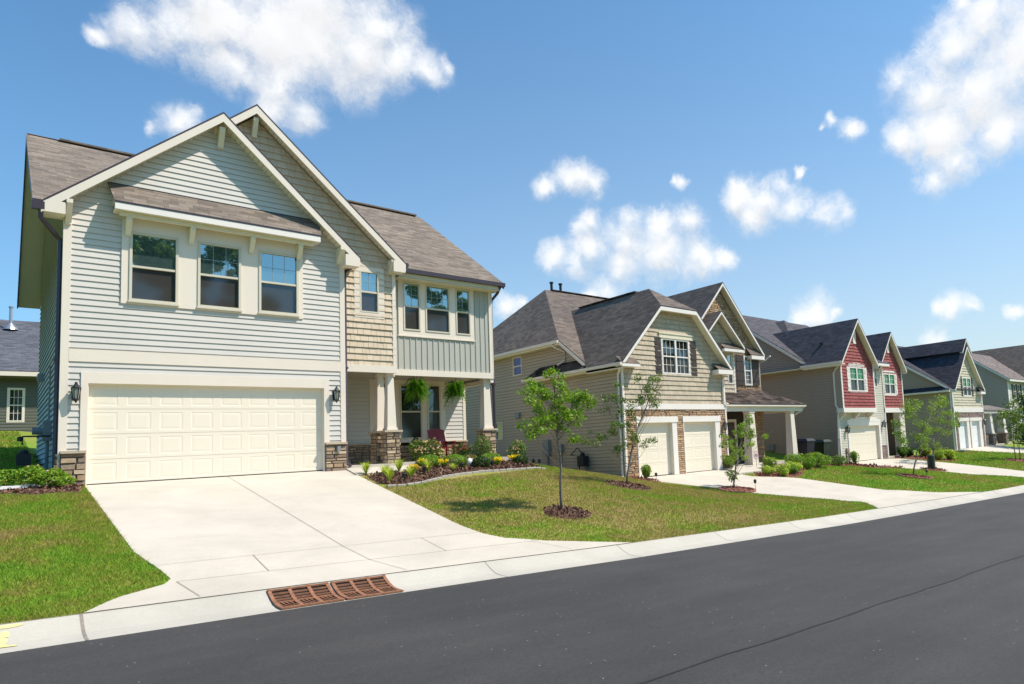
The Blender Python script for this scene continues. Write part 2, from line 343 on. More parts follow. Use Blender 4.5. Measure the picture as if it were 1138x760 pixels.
def M_grass(name, blades=False):
    m, nt, N, L, b = newmat(name); out = N['Material Output']; b.inputs['Roughness'].default_value = .8; b.inputs['Specular IOR Level'].default_value = .15
    p = pos(N)
    f1 = nz(N, L, .32, 5, .6, p, .4); f2 = nz(N, L, 1.7, 5, .65, p, .3); f3 = nz(N, L, 9, 4, .7, p)
    sp = N.new('ShaderNodeSeparateXYZ'); L.new(p, sp.inputs[0])
    dry = N.new('ShaderNodeMapRange'); L.new(sp.outputs[0], dry.inputs[0]); dry.inputs[1].default_value = 17; dry.inputs[2].default_value = 24; dry.inputs[3].default_value = .075; dry.inputs[4].default_value = -.005
    dl = N.new('ShaderNodeMapRange'); L.new(sp.outputs[0], dl.inputs[0]); dl.inputs[1].default_value = 3; dl.inputs[2].default_value = 7; dl.inputs[3].default_value = -.065; dl.inputs[4].default_value = .0
    a = N.new('ShaderNodeMath'); a.operation = 'MULTIPLY_ADD'; L.new(f1, a.inputs[0]); a.inputs[1].default_value = .45; L.new(dry.outputs[0], a.inputs[2])
    a1 = N.new('ShaderNodeMath'); a1.operation = 'ADD'; L.new(a.outputs[0], a1.inputs[0]); L.new(dl.outputs[0], a1.inputs[1])
    a2 = N.new('ShaderNodeMath'); a2.operation = 'MULTIPLY_ADD'; L.new(f2, a2.inputs[0]); a2.inputs[1].default_value = .4; L.new(a1.outputs[0], a2.inputs[2])
    a3 = N.new('ShaderNodeMath'); a3.operation = 'MULTIPLY_ADD'; L.new(f3, a3.inputs[0]); a3.inputs[1].default_value = .16; L.new(a2.outputs[0], a3.inputs[2])
    c = ramp(N, L, a3.outputs[0], [(.38, (.115, .245, .026)), (.46, (.165, .29, .032)), (.52, (.21, .27, .042)), (.58, (.26, .25, .07)), (.68, (.33, .265, .12))])
    if blades:
        gm = N.new('ShaderNodeNewGeometry')
        c = mixc(N, L, 1, c, ramp(N, L, gm.outputs['Random Per Island'], [(0, (.8, .85, .7)), (.6, (1.3, 1.25, 1.1)), (1, (1.9, 1.7, 1.5))]), 'MULTIPLY')
        t = N.new('ShaderNodeBsdfTranslucent'); L.new(c, t.inputs[0]); L.new(c, b.inputs['Base Color'])
        mx = N.new('ShaderNodeMixShader'); mx.inputs[0].default_value = .35; L.new(b.outputs[0], mx.inputs[1]); L.new(t.outputs[0], mx.inputs[2]); L.new(mx.outputs[0], out.inputs[0])
    else:
        c = mixc(N, L, 1, c, ramp(N, L, nz(N, L, 60, 3, .7, p), [(.3, (.8, .8, .7)), (.7, (1.35, 1.3, 1.2))]), 'MULTIPLY')
        L.new(c, b.inputs['Base Color']); bump(N, L, b, nz(N, L, 45, 5, .7, p), .8, .03)
    return m
def M_asphalt():
    m, nt, N, L, b = newmat('asphalt'); b.inputs['Roughness'].default_value = .82
    p = pos(N); mp = N.new('ShaderNodeMapping'); mp.inputs['Scale'].default_value = (.25, 1.3, 1); L.new(p, mp.inputs[0])
    c = ramp(N, L, nz(N, L, 1.2, 5, .6, mp.outputs[0]), [(.25, (.029, .0265, .0255)), (.5, (.039, .0355, .0335)), (.75, (.049, .0445, .0415))])
    c = mixc(N, L, 1, c, ramp(N, L, nz(N, L, 38, 5, .8, p), [(.3, (.55, .55, .55)), (.7, (1.45, 1.45, 1.45))]), 'MULTIPLY')
    v = N.new('ShaderNodeTexVoronoi'); v.inputs['Scale'].default_value = 14; L.new(p, v.inputs['Vector'])
    lt = N.new('ShaderNodeMath'); lt.operation = 'LESS_THAN'; L.new(v.outputs['Distance'], lt.inputs[0]); lt.inputs[1].default_value = .12
    cr = N.new('ShaderNodeMath'); cr.operation = 'GREATER_THAN'; sp = N.new('ShaderNodeSeparateColor'); L.new(v.outputs['Color'], sp.inputs[0]); L.new(sp.outputs[0], cr.inputs[0]); cr.inputs[1].default_value = .93
    an = N.new('ShaderNodeMath'); an.operation = 'MULTIPLY'; L.new(lt.outputs[0], an.inputs[0]); L.new(cr.outputs[0], an.inputs[1])
    c = mixc(N, L, 1, c, ramp(N, L, nz(N, L, .45, 6, .7, p, .6), [(.3, (.86, .86, .87)), (.7, (1.13, 1.12, 1.1))]), 'MULTIPLY'); c = mixc(N, L, 1, c, ramp(N, L, nz(N, L, 15, 3, .7, p), [(.3, (.89, .89, .89)), (.7, (1.11, 1.11, 1.11))]), 'MULTIPLY'); c = mixc(N, L, an.outputs[0], c, (.3, .29, .28))
    L.new(c, b.inputs['Base Color']); bump(N, L, b, nz(N, L, 120, 4, .7, p), .55, .006)
    return m
def M_concrete(name, c, v=.07):
    m, nt, N, L, b = newmat(name); b.inputs['Roughness'].default_value = .85; p = pos(N)
    k = ramp(N, L, nz(N, L, .7, 6, .62, p, .5), [(.25, sc3(c, 1 - v)), (.75, sc3(c, 1 + v))])
    k = mixc(N, L, 1, k, ramp(N, L, nz(N, L, 26, 4, .7, p), [(.25, (.93,) * 3), (.75, (1.05,) * 3)]), 'MULTIPLY')
    k = mixc(N, L, ramp(N, L, nz(N, L, 3.1, 5, .7, p, 1), [(.62, (0, 0, 0)), (.80, (.42, .42, .42))]), k, sc3(c, .66))
    L.new(k, b.inputs['Base Color']); bump(N, L, b, nz(N, L, 90, 4, .6, p), .25, .003)
    return m
CREAM = (.77, .675, .565)
m_trim = M_plain('cream_trim', CREAM, .5, .03, 1.2, streak=True)
m_white = M_plain('white_trim', (.81, .75, .685), .5, .03, 1.2, streak=True)
m_soffit = M_plain('cream_soffit', (.74, .67, .50), .55, .04, 2)
m_sash = M_plain('tan_sash', (.62, .56, .44), .5, .04, 2)
m_sidA = M_plain('pale_grey_siding', (.59, .55, .495), .55, .05, .8, streak=True, bmp=.05)
m_sidA2 = M_plain('sage_board', (.44, .43, .375), .55, .05, .8, streak=True)
m_shakeA = M_island('tan_shake', [(0, (.57, .455, .32)), (.5, (.60, .48, .345)), (1, (.64, .52, .38))], .7, 50, .25, .1)
m_sidB = M_plain('taupe_siding', (.43, .338, .235), .55, .05, .7, streak=True)
m_shakeB = M_island('khaki_shake', [(0, (.45, .37, .26)), (.5, (.50, .41, .30)), (1, (.55, .455, .335))], .7, 50, .25, .08)
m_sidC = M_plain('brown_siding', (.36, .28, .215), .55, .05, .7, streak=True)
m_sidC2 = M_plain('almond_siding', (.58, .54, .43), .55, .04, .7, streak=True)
m_shakeC = M_island('red_shake', [(0, (.26, .050, .045)), (.5, (.31, .065, .058)), (1, (.36, .085, .075))], .65, 50, .25, .1)
m_sidD = M_plain('mushroom_siding', (.44, .35, .255), .55, .05, .7, streak=True)
m_shakeD = M_island('straw_shake', [(0, (.53, .48, .34)), (1, (.62, .56, .42))], .7, 50, .2, .06)
m_sidE = M_plain('warm_grey_siding', (.56, .42, .33), .55, .05, .7, streak=True)
m_sidE2 = M_plain('ivory_siding', (.60, .57, .47), .55, .04, .7, streak=True)
m_sidF = M_plain('olive_siding', (.105, .108, .08), .6, .05, .7)
m_roofA = M_shingle('brown_grey_shingles', (.20, .165, .136))
m_roofB = M_shingle('dark_brown_shingles', (.145, .118, .10))
m_roofB2 = M_shingle('ribbed_brown_shingles', (.055, .04, .033), .9, (.19, .3))
m_roofC = M_shingle('charcoal_shingles', (.085, .080, .092))
m_roofD = M_shingle('black_shingles', (.06, .057, .07))
m_roofE = M_shingle('dusty_shingles', (.18, .15, .14))
m_roofF = M_shingle('slate_grey_shingles', (.10, .105, .125))
m_stoneA = M_island('field_stone', [(0, (.42, .29, .175)), (.2, (.27, .18, .12)), (.4, (.54, .40, .25)), (.6, (.20, .145, .115)), (.8, (.46, .33, .21)), (1, (.58, .45, .30))], .85, 30, .8, .35)
m_stoneB = M_island('ledge_stone', [(0, (.54, .33, .18)), (.25, (.36, .22, .14)), (.5, (.60, .39, .22)), (.75, (.42, .28, .18)), (1, (.64, .46, .29))], .85, 30, .8, .35)
m_stoneC = M_island('plum_stone', [(0, (.28, .19, .17)), (.5, (.36, .27, .23)), (1, (.22, .15, .14))], .85, 30, .8, .3)
m_mortar = M_plain('mortar', (.12, .10, .08), .95, .15, 20)
m_cap = M_plain('stone_cap', (.47, .38, .27), .8, .15, 9, bmp=.4)
m_door = M_plain('cream_garage_door', (.81, .725, .585), .45, .02, .8)
m_doorw = M_plain('white_garage_door', (.80, .80, .78), .45, .02, .8)
m_up = M_glass('upper_pane', (.06, .10, .10), .40, (.72, .90, .90))
m_lo = M_glass('screened_pane', (.050, .046, .042), .06, (.6, .75, .8), .06)
m_dk = M_glass('dark_pane', (.012, .014, .014), .10, (.7, .85, .9))
m_sg = M_glass('shaded_side_pane', (.012, .02, .05), -.22, (.35, .45, .75), .05)
m_upg = M_glass('green_reflection_pane', (.03, .17, .07), .06, (.5, .9, .7))  # green of reflected trees painted into the pane's inner colour
m_munt = M_plain('muntin_bars', (.30, .36, .38), .5, .05, 3)
m_gutter = M_plain('dark_bronze_gutter', (.045, .032, .045), .4, .08, 3)
m_plum = M_plain('dark_bronze_downspout', (.075, .055, .085), .4, .08, 3)
m_black = M_plain('black_metal', (.012, .012, .013), .35, .1, 6)
m_shut = M_plain('brown_shutter', (.055, .038, .034), .5, .08, 4)
m_shutk = M_plain('black_shutter', (.02, .02, .024), .5, .08, 4)
m_grey = M_plain('grey_meter_enamel', (.22, .235, .25), .45, .08, 5)
m_conc = M_concrete('pale_concrete', (.52, .462, .382), .13)
m_kerb = M_concrete('kerb_concrete', (.45, .415, .35), .12)
m_joint = M_plain('joint_dirt', (.24, .205, .165), .95, .3, 8)
m_asph = M_asphalt()
m_lawn = M_grass('lawn_turf'); m_blade = M_grass('grass_blades', True)
m_rust = M_plain('rusty_iron', (.27, .118, .06), .8, .35, 14, bmp=.3)
m_dark = M_plain('deep_dark', (.012, .009, .008), .95, .1, 5)
m_mulch = M_plain('mulch_base', (.10, .048, .030), .95, .3, 14, bmp=.8)
m_chip = M_island('bark_chips', [(0, (.07, .032, .020)), (.5, (.16, .075, .045)), (.85, (.23, .12, .075)), (1, (.33, .21, .15))], .9, 60, .4, .2)
m_chipR = M_island('red_bark_chips', [(0, (.14, .045, .028)), (.6, (.25, .085, .05)), (1, (.36, .15, .10))], .9, 60, .4, .2)
m_mulchR = M_plain('red_mulch_base', (.17, .06, .035), .95, .3, 14, bmp=.8)
m_brick = M_island('red_brick', [(0, (.26, .10, .075)), (1, (.38, .17, .13))], .85, 40, .5, .2)
m_edge = M_island('cast_concrete_edging', [(0, (.28, .26, .22)), (1, (.42, .39, .34))], .85, 40, .5, .15)
m_paint = M_plain('yellow_marking_paint', (.66, .58, .24), .7, .1, 8)
m_bark = M_plain('grey_bark', (.17, .14, .115), .9, .25, 25, bmp=.6)
GLEAF = [(0, (.08, .17, .012)), (.45, (.14, .28, .016)), (.8, (.23, .37, .025)), (1, (.40, .45, .05))]
m_leafA = M_leaf('bright_leaves', GLEAF)
m_leafB = M_leaf('olive_leaves', [(0, (.05, .10, .02)), (.6, (.11, .19, .035)), (1, (.22, .29, .07))])
m_leafC = M_leaf('young_leaves', [(0, (.10, .18, .02)), (.6, (.19, .31, .035)), (1, (.34, .43, .08))])
m_leafD = M_leaf('deep_leaves', [(0, (.018, .05, .010)), (.7, (.045, .10, .018)), (1, (.09, .16, .03))])
m_box = M_leaf('lime_box_leaves', [(0, (.09, .19, .012)), (.6, (.17, .32, .02)), (1, (.27, .42, .05))])
m_lily = M_leaf('lime_blades', [(0, (.22, .34, .035)), (.6, (.42, .52, .07)), (1, (.60, .64, .16))])
m_fern = M_leaf('fern_fronds', [(0, (.04, .12, .012)), (.6, (.09, .24, .018)), (1, (.17, .34, .035))])
m_yel = M_leaf('yellow_petals', [(0, (.75, .52, .01)), (1, (.9, .72, .03))], .5, .3)
m_pink = M_leaf('blush_petals', [(0, (.75, .38, .30)), (.5, (.8, .58, .45)), (1, (.82, .70, .58))], .5, .3)
m_redp = M_leaf('crimson_petals', [(0, (.5, .02, .03)), (1, (.7, .08, .09))], .5, .3)
m_red = M_plain('red_chair_paint', (.30, .012, .010), .4, .1, 5)
m_bin = M_plain('green_bin_plastic', (.008, .022, .015), .45, .1, 4)
m_binb = M_plain('navy_bin_plastic', (.006, .007, .024), .45, .1, 4)
m_globe = M_plain('white_globe', (.75, .73, .72), .3, .03, 4)
m_zinc = M_plain('galvanised_pipe', (.45, .45, .48), .35, .1, 8, metal=.7)
m_lampg = M_glass('lamp_glass', (.25, .25, .23), .1)
# ------------------------------------------------------------------ the setting
def cum(a, b, st): 
    n = max(1, int(round((b - a) / st))); return [a + (b - a) * i / n for i in range(n + 1)]
def sheet(name, xs, ys, zf, mat, kind='structure', uv=False):
    mb = MB(); vs = [(x, y, zf(x, y)) for y in ys for x in xs]; nx = len(xs)
    fs = [(j * nx + i, j * nx + i + 1, (j + 1) * nx + i + 1, (j + 1) * nx + i) for j in range(len(ys) - 1) for i in range(nx - 1)]
    mb.grid(vs, fs); return tag(mb.build(name, mat, smooth=True, uv=uv), kind=kind)
XS = cum(-80, -5, 5)[:-1] + cum(-5, 60, .5)[:-1] + cum(60, 250, 5)
FAR = lambda x, y: g(x, y)
FOOT = [(1.4, 12.6, 20.45, 29.2), (18.9, 30.2, 20.45, 35), (35.6, 43.4, 20.45, 34), (52.6, 64.2, 20.45, 33), (71, 84, 22.5, 31)]      # excavated under the houses
sheet('lawn', XS, cum(10.75, 21, .25)[:-1] + cum(21, 50, 1)[:-1] + cum(50, 320, 15), lambda x, y: g(x, y) - (.015 if y < 10.8 else 0) - (1.2 if any(a < x < b and c < y < d for a, b, c, d in FOOT) else 0), m_lawn)
sheet('verge_lawn', XS, cum(-300, -30, 15)[:-1] + cum(-30, -1.95, 1), lambda x, y: g(x, y), m_lawn)
sheet('road', XS, cum(-1.2, 10.02, 1.02), lambda x, y: edge(x) + .004, m_asph)
mb = MB()                                                     # lane-paving seam, a raised tar lip
for a, b in zip(cum(-20, 60, .5), cum(-20, 60, .5)[1:]):
    w = lambda x: .018 * math.sin(x * 1.7) + .012 * math.sin(x * 4.1)
    h0, h1 = .010, .010
    mb.face([(a, 4.258 + w(a), edge(a) + h0), (b, 4.258 + w(b), edge(b) + h1), (b, 4.258 + w(b) + .03 + .014 * math.sin(b * 5.3), edge(b) + h1 + .001), (a, 4.258 + w(a) + .03 + .014 * math.sin(a * 5.3), edge(a) + h0 + .001)])
tag(mb.build('road_seam', M_plain('tar_seam', (.027, .026, .026), .9, .25, 20), uv=False), kind='structure')
PROF = [(10.0, .004), (10.22, .006), (10.38, .025), (10.52, .075), (10.64, .135), (10.70, .172), (10.75, .187), (10.762, .12)]
def kerb(name, mirror=False):
    mb = MB(); xs = cum(-80, 60, .5) + cum(60, 250, 5)[1:]; vs = []
    for y, dz in PROF:
        yy = 8.8 - y if mirror else y
        for x in xs: vs.append((x, yy, edge(x) + (dz if not mirror else dz * .8)))
    n = len(xs); fs = [(j * n + i, j * n + i + 1, (j + 1) * n + i + 1, (j + 1) * n + i) for j in range(len(PROF) - 1) for i in range(n - 1)]
    mb.grid(vs, fs)
    for k, xj in enumerate([-8.3, -5.2, -2.1, .84, 3.45, 6.22, 9.3, 12.4, 15.5, 18.6, 21.7, 24.8, 27.9, 31, 34.1, 40.2, 46.3, 52.4]):
        w = .016 if k == 3 else .006
        for (y0, d0), (y1, d1) in zip(PROF[:-2], PROF[1:-1]):
            if mirror: y0, y1 = 8.8 - y0, 8.8 - y1
            mb.face([(xj - w, y0, edge(xj) + d0 + .004), (xj + w, y0, edge(xj) + d0 + .004), (xj + w, y1, edge(xj) + d1 + .004), (xj - w, y1, edge(xj) + d1 + .004)], 1)
    for a, b in zip(cum(-20, 50, .25), cum(-20, 50, .25)[1:]):   # back joint
        if not mirror and random.random() < .93: mb.face([(a, 10.742, edge(a) + .1905), (b, 10.742, edge(b) + .1905), (b, 10.756, edge(b) + .1915), (a, 10.756, edge(a) + .1915)], 1)
    return tag(mb.build(name, [m_kerb, m_joint], smooth=False, uv=False), kind='structure')
kerb('kerb'); kerb('kerb_opposite', True)
def drive(name, xl, xr, y1=20.3, lift=.022, joints=(), mat=None):
    mb = MB(); ys = cum(10.752, y1, .2); nu = 8; vs = []
    for y in ys:
        a, b = lerp(xl, y), lerp(xr, y)
        for i in range(nu + 1):
            x = a + (b - a) * i / nu; vs.append((x, y, g(x, y) + lift))
    n = nu + 1; fs = [(j * n + i, j * n + i + 1, (j + 1) * n + i + 1, (j + 1) * n + i) for j in range(len(ys) - 1) for i in range(nu)]
    mb.grid(vs, fs)
    for s in (0, nu):
        for j in range(len(ys) - 1):
            p, q = vs[j * n + s], vs[(j + 1) * n + s]; mb.face([p, q, (q[0], q[1], q[2] - .1), (p[0], p[1], p[2] - .1)])
    for pts in joints:
        for (x0, y0), (x1, y1_) in zip(pts, pts[1:]):
            k = max(1, int(math.hypot(x1 - x0, y1_ - y0) / .25)); L_ = math.hypot(x1 - x0, y1_ - y0); nx_, ny_ = -(y1_ - y0) / L_ * .0045, (x1 - x0) / L_ * .0045
            for i in range(k):
                xa, ya = x0 + (x1 - x0) * i / k, y0 + (y1_ - y0) * i / k; xb, yb = x0 + (x1 - x0) * (i + 1) / k, y0 + (y1_ - y0) * (i + 1) / k
                z = lambda x, y: g(x, y) + lift + .010
                mb.face([(xa - nx_, ya - ny_, z(xa, ya)), (xb - nx_, yb - ny_, z(xb, yb)), (xb + nx_, yb + ny_, z(xb, yb)), (xa + nx_, ya + ny_, z(xa, ya))], 1)
    return tag(mb.build(name, [mat or m_conc, m_joint], uv=False), kind='structure')
D1L = [(10.75, .86), (11.31, 1.23), (11.86, 1.92), (12.3, 1.86), (12.75, 1.78), (13.6, 1.68), (20.3, 1.6)]
D1R = [(10.75, 9.75), (11.41, 8.76), (11.92, 7.98), (12.16, 7.5), (12.54, 7.2), (13.3, 7.13), (20.3, 7.37)]
D2L = [(10.75, 20.7), (11.3, 21.3), (11.9, 21.95), (12.27, 21.3), (13.55, 20.45), (15, 19.72), (16.85, 19.45), (18.9, 19.0), (20.3, 18.9)]
D2R = [(10.75, 30), (12, 27.4), (13, 25.65), (16.8, 25.25), (17.4, 24.7), (18.1, 23.7), (18.9, 23.8), (20.3, 24.35)]
D3L = [(10.75, 41.3), (12, 39.7), (14, 37.5), (16.35, 37.0), (18, 36.2), (20.3, 35.9)]
D3R = [(10.75, 46), (13, 43.1), (15, 43), (17.7, 42.4), (19.9, 41.6), (20.3, 40.3)]
D4L = [(10.75, 59), (13, 57), (16.8, 56.1), (18.6, 53.7), (20.3, 52.4)]
D4R = [(10.75, 67), (15, 61.7), (18.3, 61.3), (19.7, 60.4), (20.3, 58)]
drive('driveway_near', D1L, D1R, 20.4, .012, joints=[[(1.8, 12.6), (7.2, 12.6)], [(1.95, 11.8), (8.1, 11.8)], [(4.5, 12.6), (4.42, 20.35)], [(4.5, 12.6), (4.85, 10.8)], [(3.1, 12.6), (3.12, 11.8)], [(1.95, 11.8), (2.04, 10.8)], [(5.95, 12.6), (6.05, 11.8)], [(7.95, 11.85), (8.2, 10.8)]])
drive('driveway_second', D2L, D2R, 20.38, .012, joints=[[(21, 12.6), (26, 12.6)], [(21.95, 11.8), (27.6, 11.8)], [(22.4, 12.6), (21.7, 20.3)]])
drive('driveway_third', D3L, D3R, 20.38, .012, joints=[[(39, 12.6), (43.4, 12.6)]])
drive('driveway_fourth', D4L, D4R, 20.38, .012)
def patch(name, poly, lift, mat, kind='structure', step=.35, skirt=.12):
    bm = bmesh.new(); vs = [bm.verts.new((x, y, 0)) for x, y in poly]; bm.faces.new(vs)
    x0, x1 = min(p[0] for p in poly), max(p[0] for p in poly); y0, y1 = min(p[1] for p in poly), max(p[1] for p in poly)
    for ax, a, b in ((0, x0, x1), (1, y0, y1)):
        t = a + step
        while t < b:
            co = [0, 0, 0]; no = [0, 0, 0]; co[ax] = t; no[ax] = 1
            bmesh.ops.bisect_plane(bm, geom=bm.verts[:] + bm.edges[:] + bm.faces[:], plane_co=co, plane_no=no); t += step
    ed = [e for e in bm.edges if e.is_boundary]
    r = bmesh.ops.extrude_edge_only(bm, edges=ed); low = {v for v in r['geom'] if isinstance(v, bmesh.types.BMVert)}
    for v in bm.verts: v.co.z = g(v.co.x, v.co.y) + lift - (skirt if v in low else 0)
    me = bpy.data.meshes.new(name); bm.to_mesh(me); bm.free(); me.materials.append(mat)
    o = bpy.data.objects.new(name, me); link(o); ORG[o.name] = Vector((0, 0, 0)); return tag(o, kind=kind)
patch('walkway_near', [(7.3, 19.35), (8.6, 19.55), (9.2, 20.0), (9.3, 20.36), (7.37, 20.36)], .045, m_conc)
patch('walkway_second', [(23.6, 18.75), (26.9, 18.95), (27.2, 20.5), (24.4, 20.5), (24.2, 19.5)], .085, m_conc)
patch('walkway_fourth', [(58.2, 19.3), (61, 19.5), (61, 20.35), (58.1, 20.35)], .03, m_conc)
# ------------------------------------------------------------------ component builders (all in wall coordinates P(u, out, z))
def window(root, P, u0, u1, z0, z1, n=1, trim=0, tmat=None, smat=None, gu=(3, 2), gl=None, up=None, lo=None, head=0, sill=False, fr=.045, arch=False, label=None):
    smat = smat or m_sash; up = up or m_up; lo = lo or m_lo
    mb = MB(); w = (u1 - u0) / n
    for k in range(n):
        a, b = u0 + k * w, u0 + (k + 1) * w; zm = (z0 + z1) / 2
        for q in ((a, a + fr, z0, z1), (b - fr, b, z0, z1)): mb.pbox(P, *q, -.06, .034)
        mb.pbox(P, a + fr, b - fr, z0, z0 + fr, -.06, .036); mb.pbox(P, a + fr, b - fr, z1 - fr, z1, -.06, .032); mb.pbox(P, a + fr, b - fr, zm - .03, zm + .022, -.05, .018)
    wn = mb.build('window', smat, root)
    if label: wn['label'] = label
    gu_, gd_ = MB(), MB(); mt = MB(); MW = .005 if smat is m_sash else .009
    for k in range(n):
        a, b = u0 + k * w + fr, u0 + (k + 1) * w - fr; zm = (z0 + z1) / 2
        gu_.face([P(a, -.022, zm + .02), P(b, -.022, zm + .02), P(b, -.022, z1 - fr), P(a, -.022, z1 - fr)])
        gd_.face([P(a, -.038, z0 + fr), P(b, -.038, z0 + fr), P(b, -.038, zm - .028), P(a, -.038, zm - .028)])
        for gr, za, zb in ((gu, zm + .02, z1 - fr), (gl, z0 + fr, zm - .028)):
            if not gr: continue
            for i in range(1, gr[0]):
                x = a + (b - a) * i / gr[0]; mt.pbox(P, x - MW, x + MW, za, zb, -.02 if za > zm - .01 else -.036, -.013 if za > zm - .01 else -.03)
            for i in range(1, gr[1]):
                z = za + (zb - za) * i / gr[1]; mt.pbox(P, a, b, z - MW, z + MW, -.0195 if za > zm - .01 else -.0355, -.0125 if za > zm - .01 else -.0295)
    gu_.build('pane', up, wn); gd_.build('insect_screen', lo, wn)
    if mt.V: mt.build('muntin', m_munt if smat is m_sash else smat, wn)
    if trim:
        t = MB(); hd = head or trim
        t.pbox(P, u0 - trim, u0, z0 - trim, z1 + hd, -.01, .028); t.pbox(P, u1, u1 + trim, z0 - trim, z1 + hd, -.01, .028)
        t.pbox(P, u0, u1, z0 - trim, z0, -.01, .028); t.pbox(P, u0, u1, z1, z1 + hd, -.01, .028)
        if arch:
            c = (u0 + u1) / 2; hw = (u1 - u0) / 2 + trim; pts = [(c + hw * math.cos(math.pi * i / 16), z1 + hd * .9 + .16 * math.sin(math.pi * i / 16)) for i in range(17)]
            t.ext([P(u, .0285, z) for u, z in pts], tuple(Vector(P(0, 0, 0)) - Vector(P(0, .036, 0))))
        if head: t.pbox(P, u0 - trim - .03, u1 + trim + .03, z1 + hd, z1 + hd + .03, -.01, .05)
        t.build('window_trim', tmat or m_trim, wn)
    return wn
def shutter(root, P, u0, u1, z0, z1, mat):
    mb = MB(); n = 3; w = (u1 - u0) / n
    for k in range(n): mb.pbox(P, u0 + k * w + .004, u0 + (k + 1) * w - .004, z0, z1, .015, .036)
    for z in (z0 + (z1 - z0) * .17, z0 + (z1 - z0) * .5, z0 + (z1 - z0) * .83): mb.pbox(P, u0 + .01, u1 - .01, z - .045, z + .045, .036, .052)
    mb.build('shutter', mat, root)
def garage(root, P, u0, u1, z0, z1, cols, mat, rec=.11, jamb=None, rows=4):
    mb = MB(); H = (z1 - z0) / rows; W = (u1 - u0) / cols
    for r in range(rows):
        for c in range(cols):
            a, b, za, zb = u0 + c * W, u0 + (c + 1) * W, z0 + r * H + .004, z0 + (r + 1) * H - .004
            rr = []
            for ins, o in ((0, 0), (.085, 0), (.100, -.004), (.118, -.004), (.165, -.001)):
                mz = ins * .9; q = [(a + ins, za + mz), (b - ins, za + mz), (b - ins, zb - mz), (a + ins, zb - mz)]; rr.append([P(u, -rec + o, z) for u, z in q])
            for p, q in zip(rr, rr[1:]):
                for i in range(4): mb.face([p[i], p[(i + 1) % 4], q[(i + 1) % 4], q[i]])
            mb.face(rr[-1])
        if r: mb.face([P(u0, -rec - .006, z0 + r * H - .006), P(u1, -rec - .006, z0 + r * H - .006), P(u1, -rec - .006, z0 + r * H + .006), P(u0, -rec - .006, z0 + r * H + .006)])
    d = mb.build('garage_door', mat, root)
    s = MB(); s.pbox(P, u0 + .013, u1 - .013, z0 - .015, z0 + .032, -rec - .03, -rec + .012); s.build('bottom_seal', m_dark, d)
    j = MB(); j.pbox(P, u0 - .03, u0 + .012, z0, z1 + .02, -rec - .02, -.0); j.pbox(P, u1 - .012, u1 + .03, z0, z1 + .02, -rec - .02, -.0); j.pbox(P, u0 + .012, u1 - .012, z1 - .014, z1 + .022, -rec - .02, -.0)
    j.build('door_jamb', jamb or mat, root); return d
def boxes(root, name, mat, P, lst):
    mb = MB()
    for q in lst: mb.pbox(P, *q)
    return mb.build(name, mat, root)
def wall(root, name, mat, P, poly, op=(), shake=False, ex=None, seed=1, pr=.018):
    mb = MB(); lap(mb, P, poly, op, ex or (.2 if shake else .145), .034 if shake else pr, shake, 0, seed); return mb.build(name, [mat, lapshade_mat(mat)], root)
LAPSHADE = {}
def lapshade_mat(m):
    if m.name not in LAPSHADE: c = SIDEC[m.name]; LAPSHADE[m.name] = M_plain(m.name + '_lap_shade', sc3(c, .74 if 'shake' in m.name else (.5 if 'grey' in m.name else .42)), .9, .1, 3)  # darker siding tone painted for the shade under laps and between shakes
    return LAPSHADE[m.name]
def stonew(root, P, poly, op=(), mat=None, seed=3, **k):
    mb = MB(); stones(mb, P, poly, op, seed=seed, **k); return mb.build('stone_veneer', [mat or m_stoneA, m_mortar], root)
def slabs(root, polys, mat, th=.05, name='roof'):
    mb = MB()
    for p in polys:
        mb.ext(p, (0, 0, -th)); n = len(p); mb.M[-n:] = [1] * n; mb.M[-n - 2] = 0
    return mb.build(name, [mat, m_gutter], root)
def plane_z(p, pts):
    a, b, c = map(Vector, pts[:3]); n = (b - a).cross(c - a); return a.z - (n.x * (p[0] - a.x) + n.y * (p[1] - a.y)) / n.z
def rake(root, segs, mat, h=.3, t=.04, n=(0, -1, 0), name='rake_board', drop=.05):
    for p, q in segs:
        mb = MB(); p, q = Vector(p) - Vector((0, 0, drop)), Vector(q) - Vector((0, 0, drop)); d = Vector((0, 0, -h))
        mb.ext([tuple(v) for v in (p, q, q + d, p + d)], tuple(Vector(n) * t)); mb.build(name, mat, root)
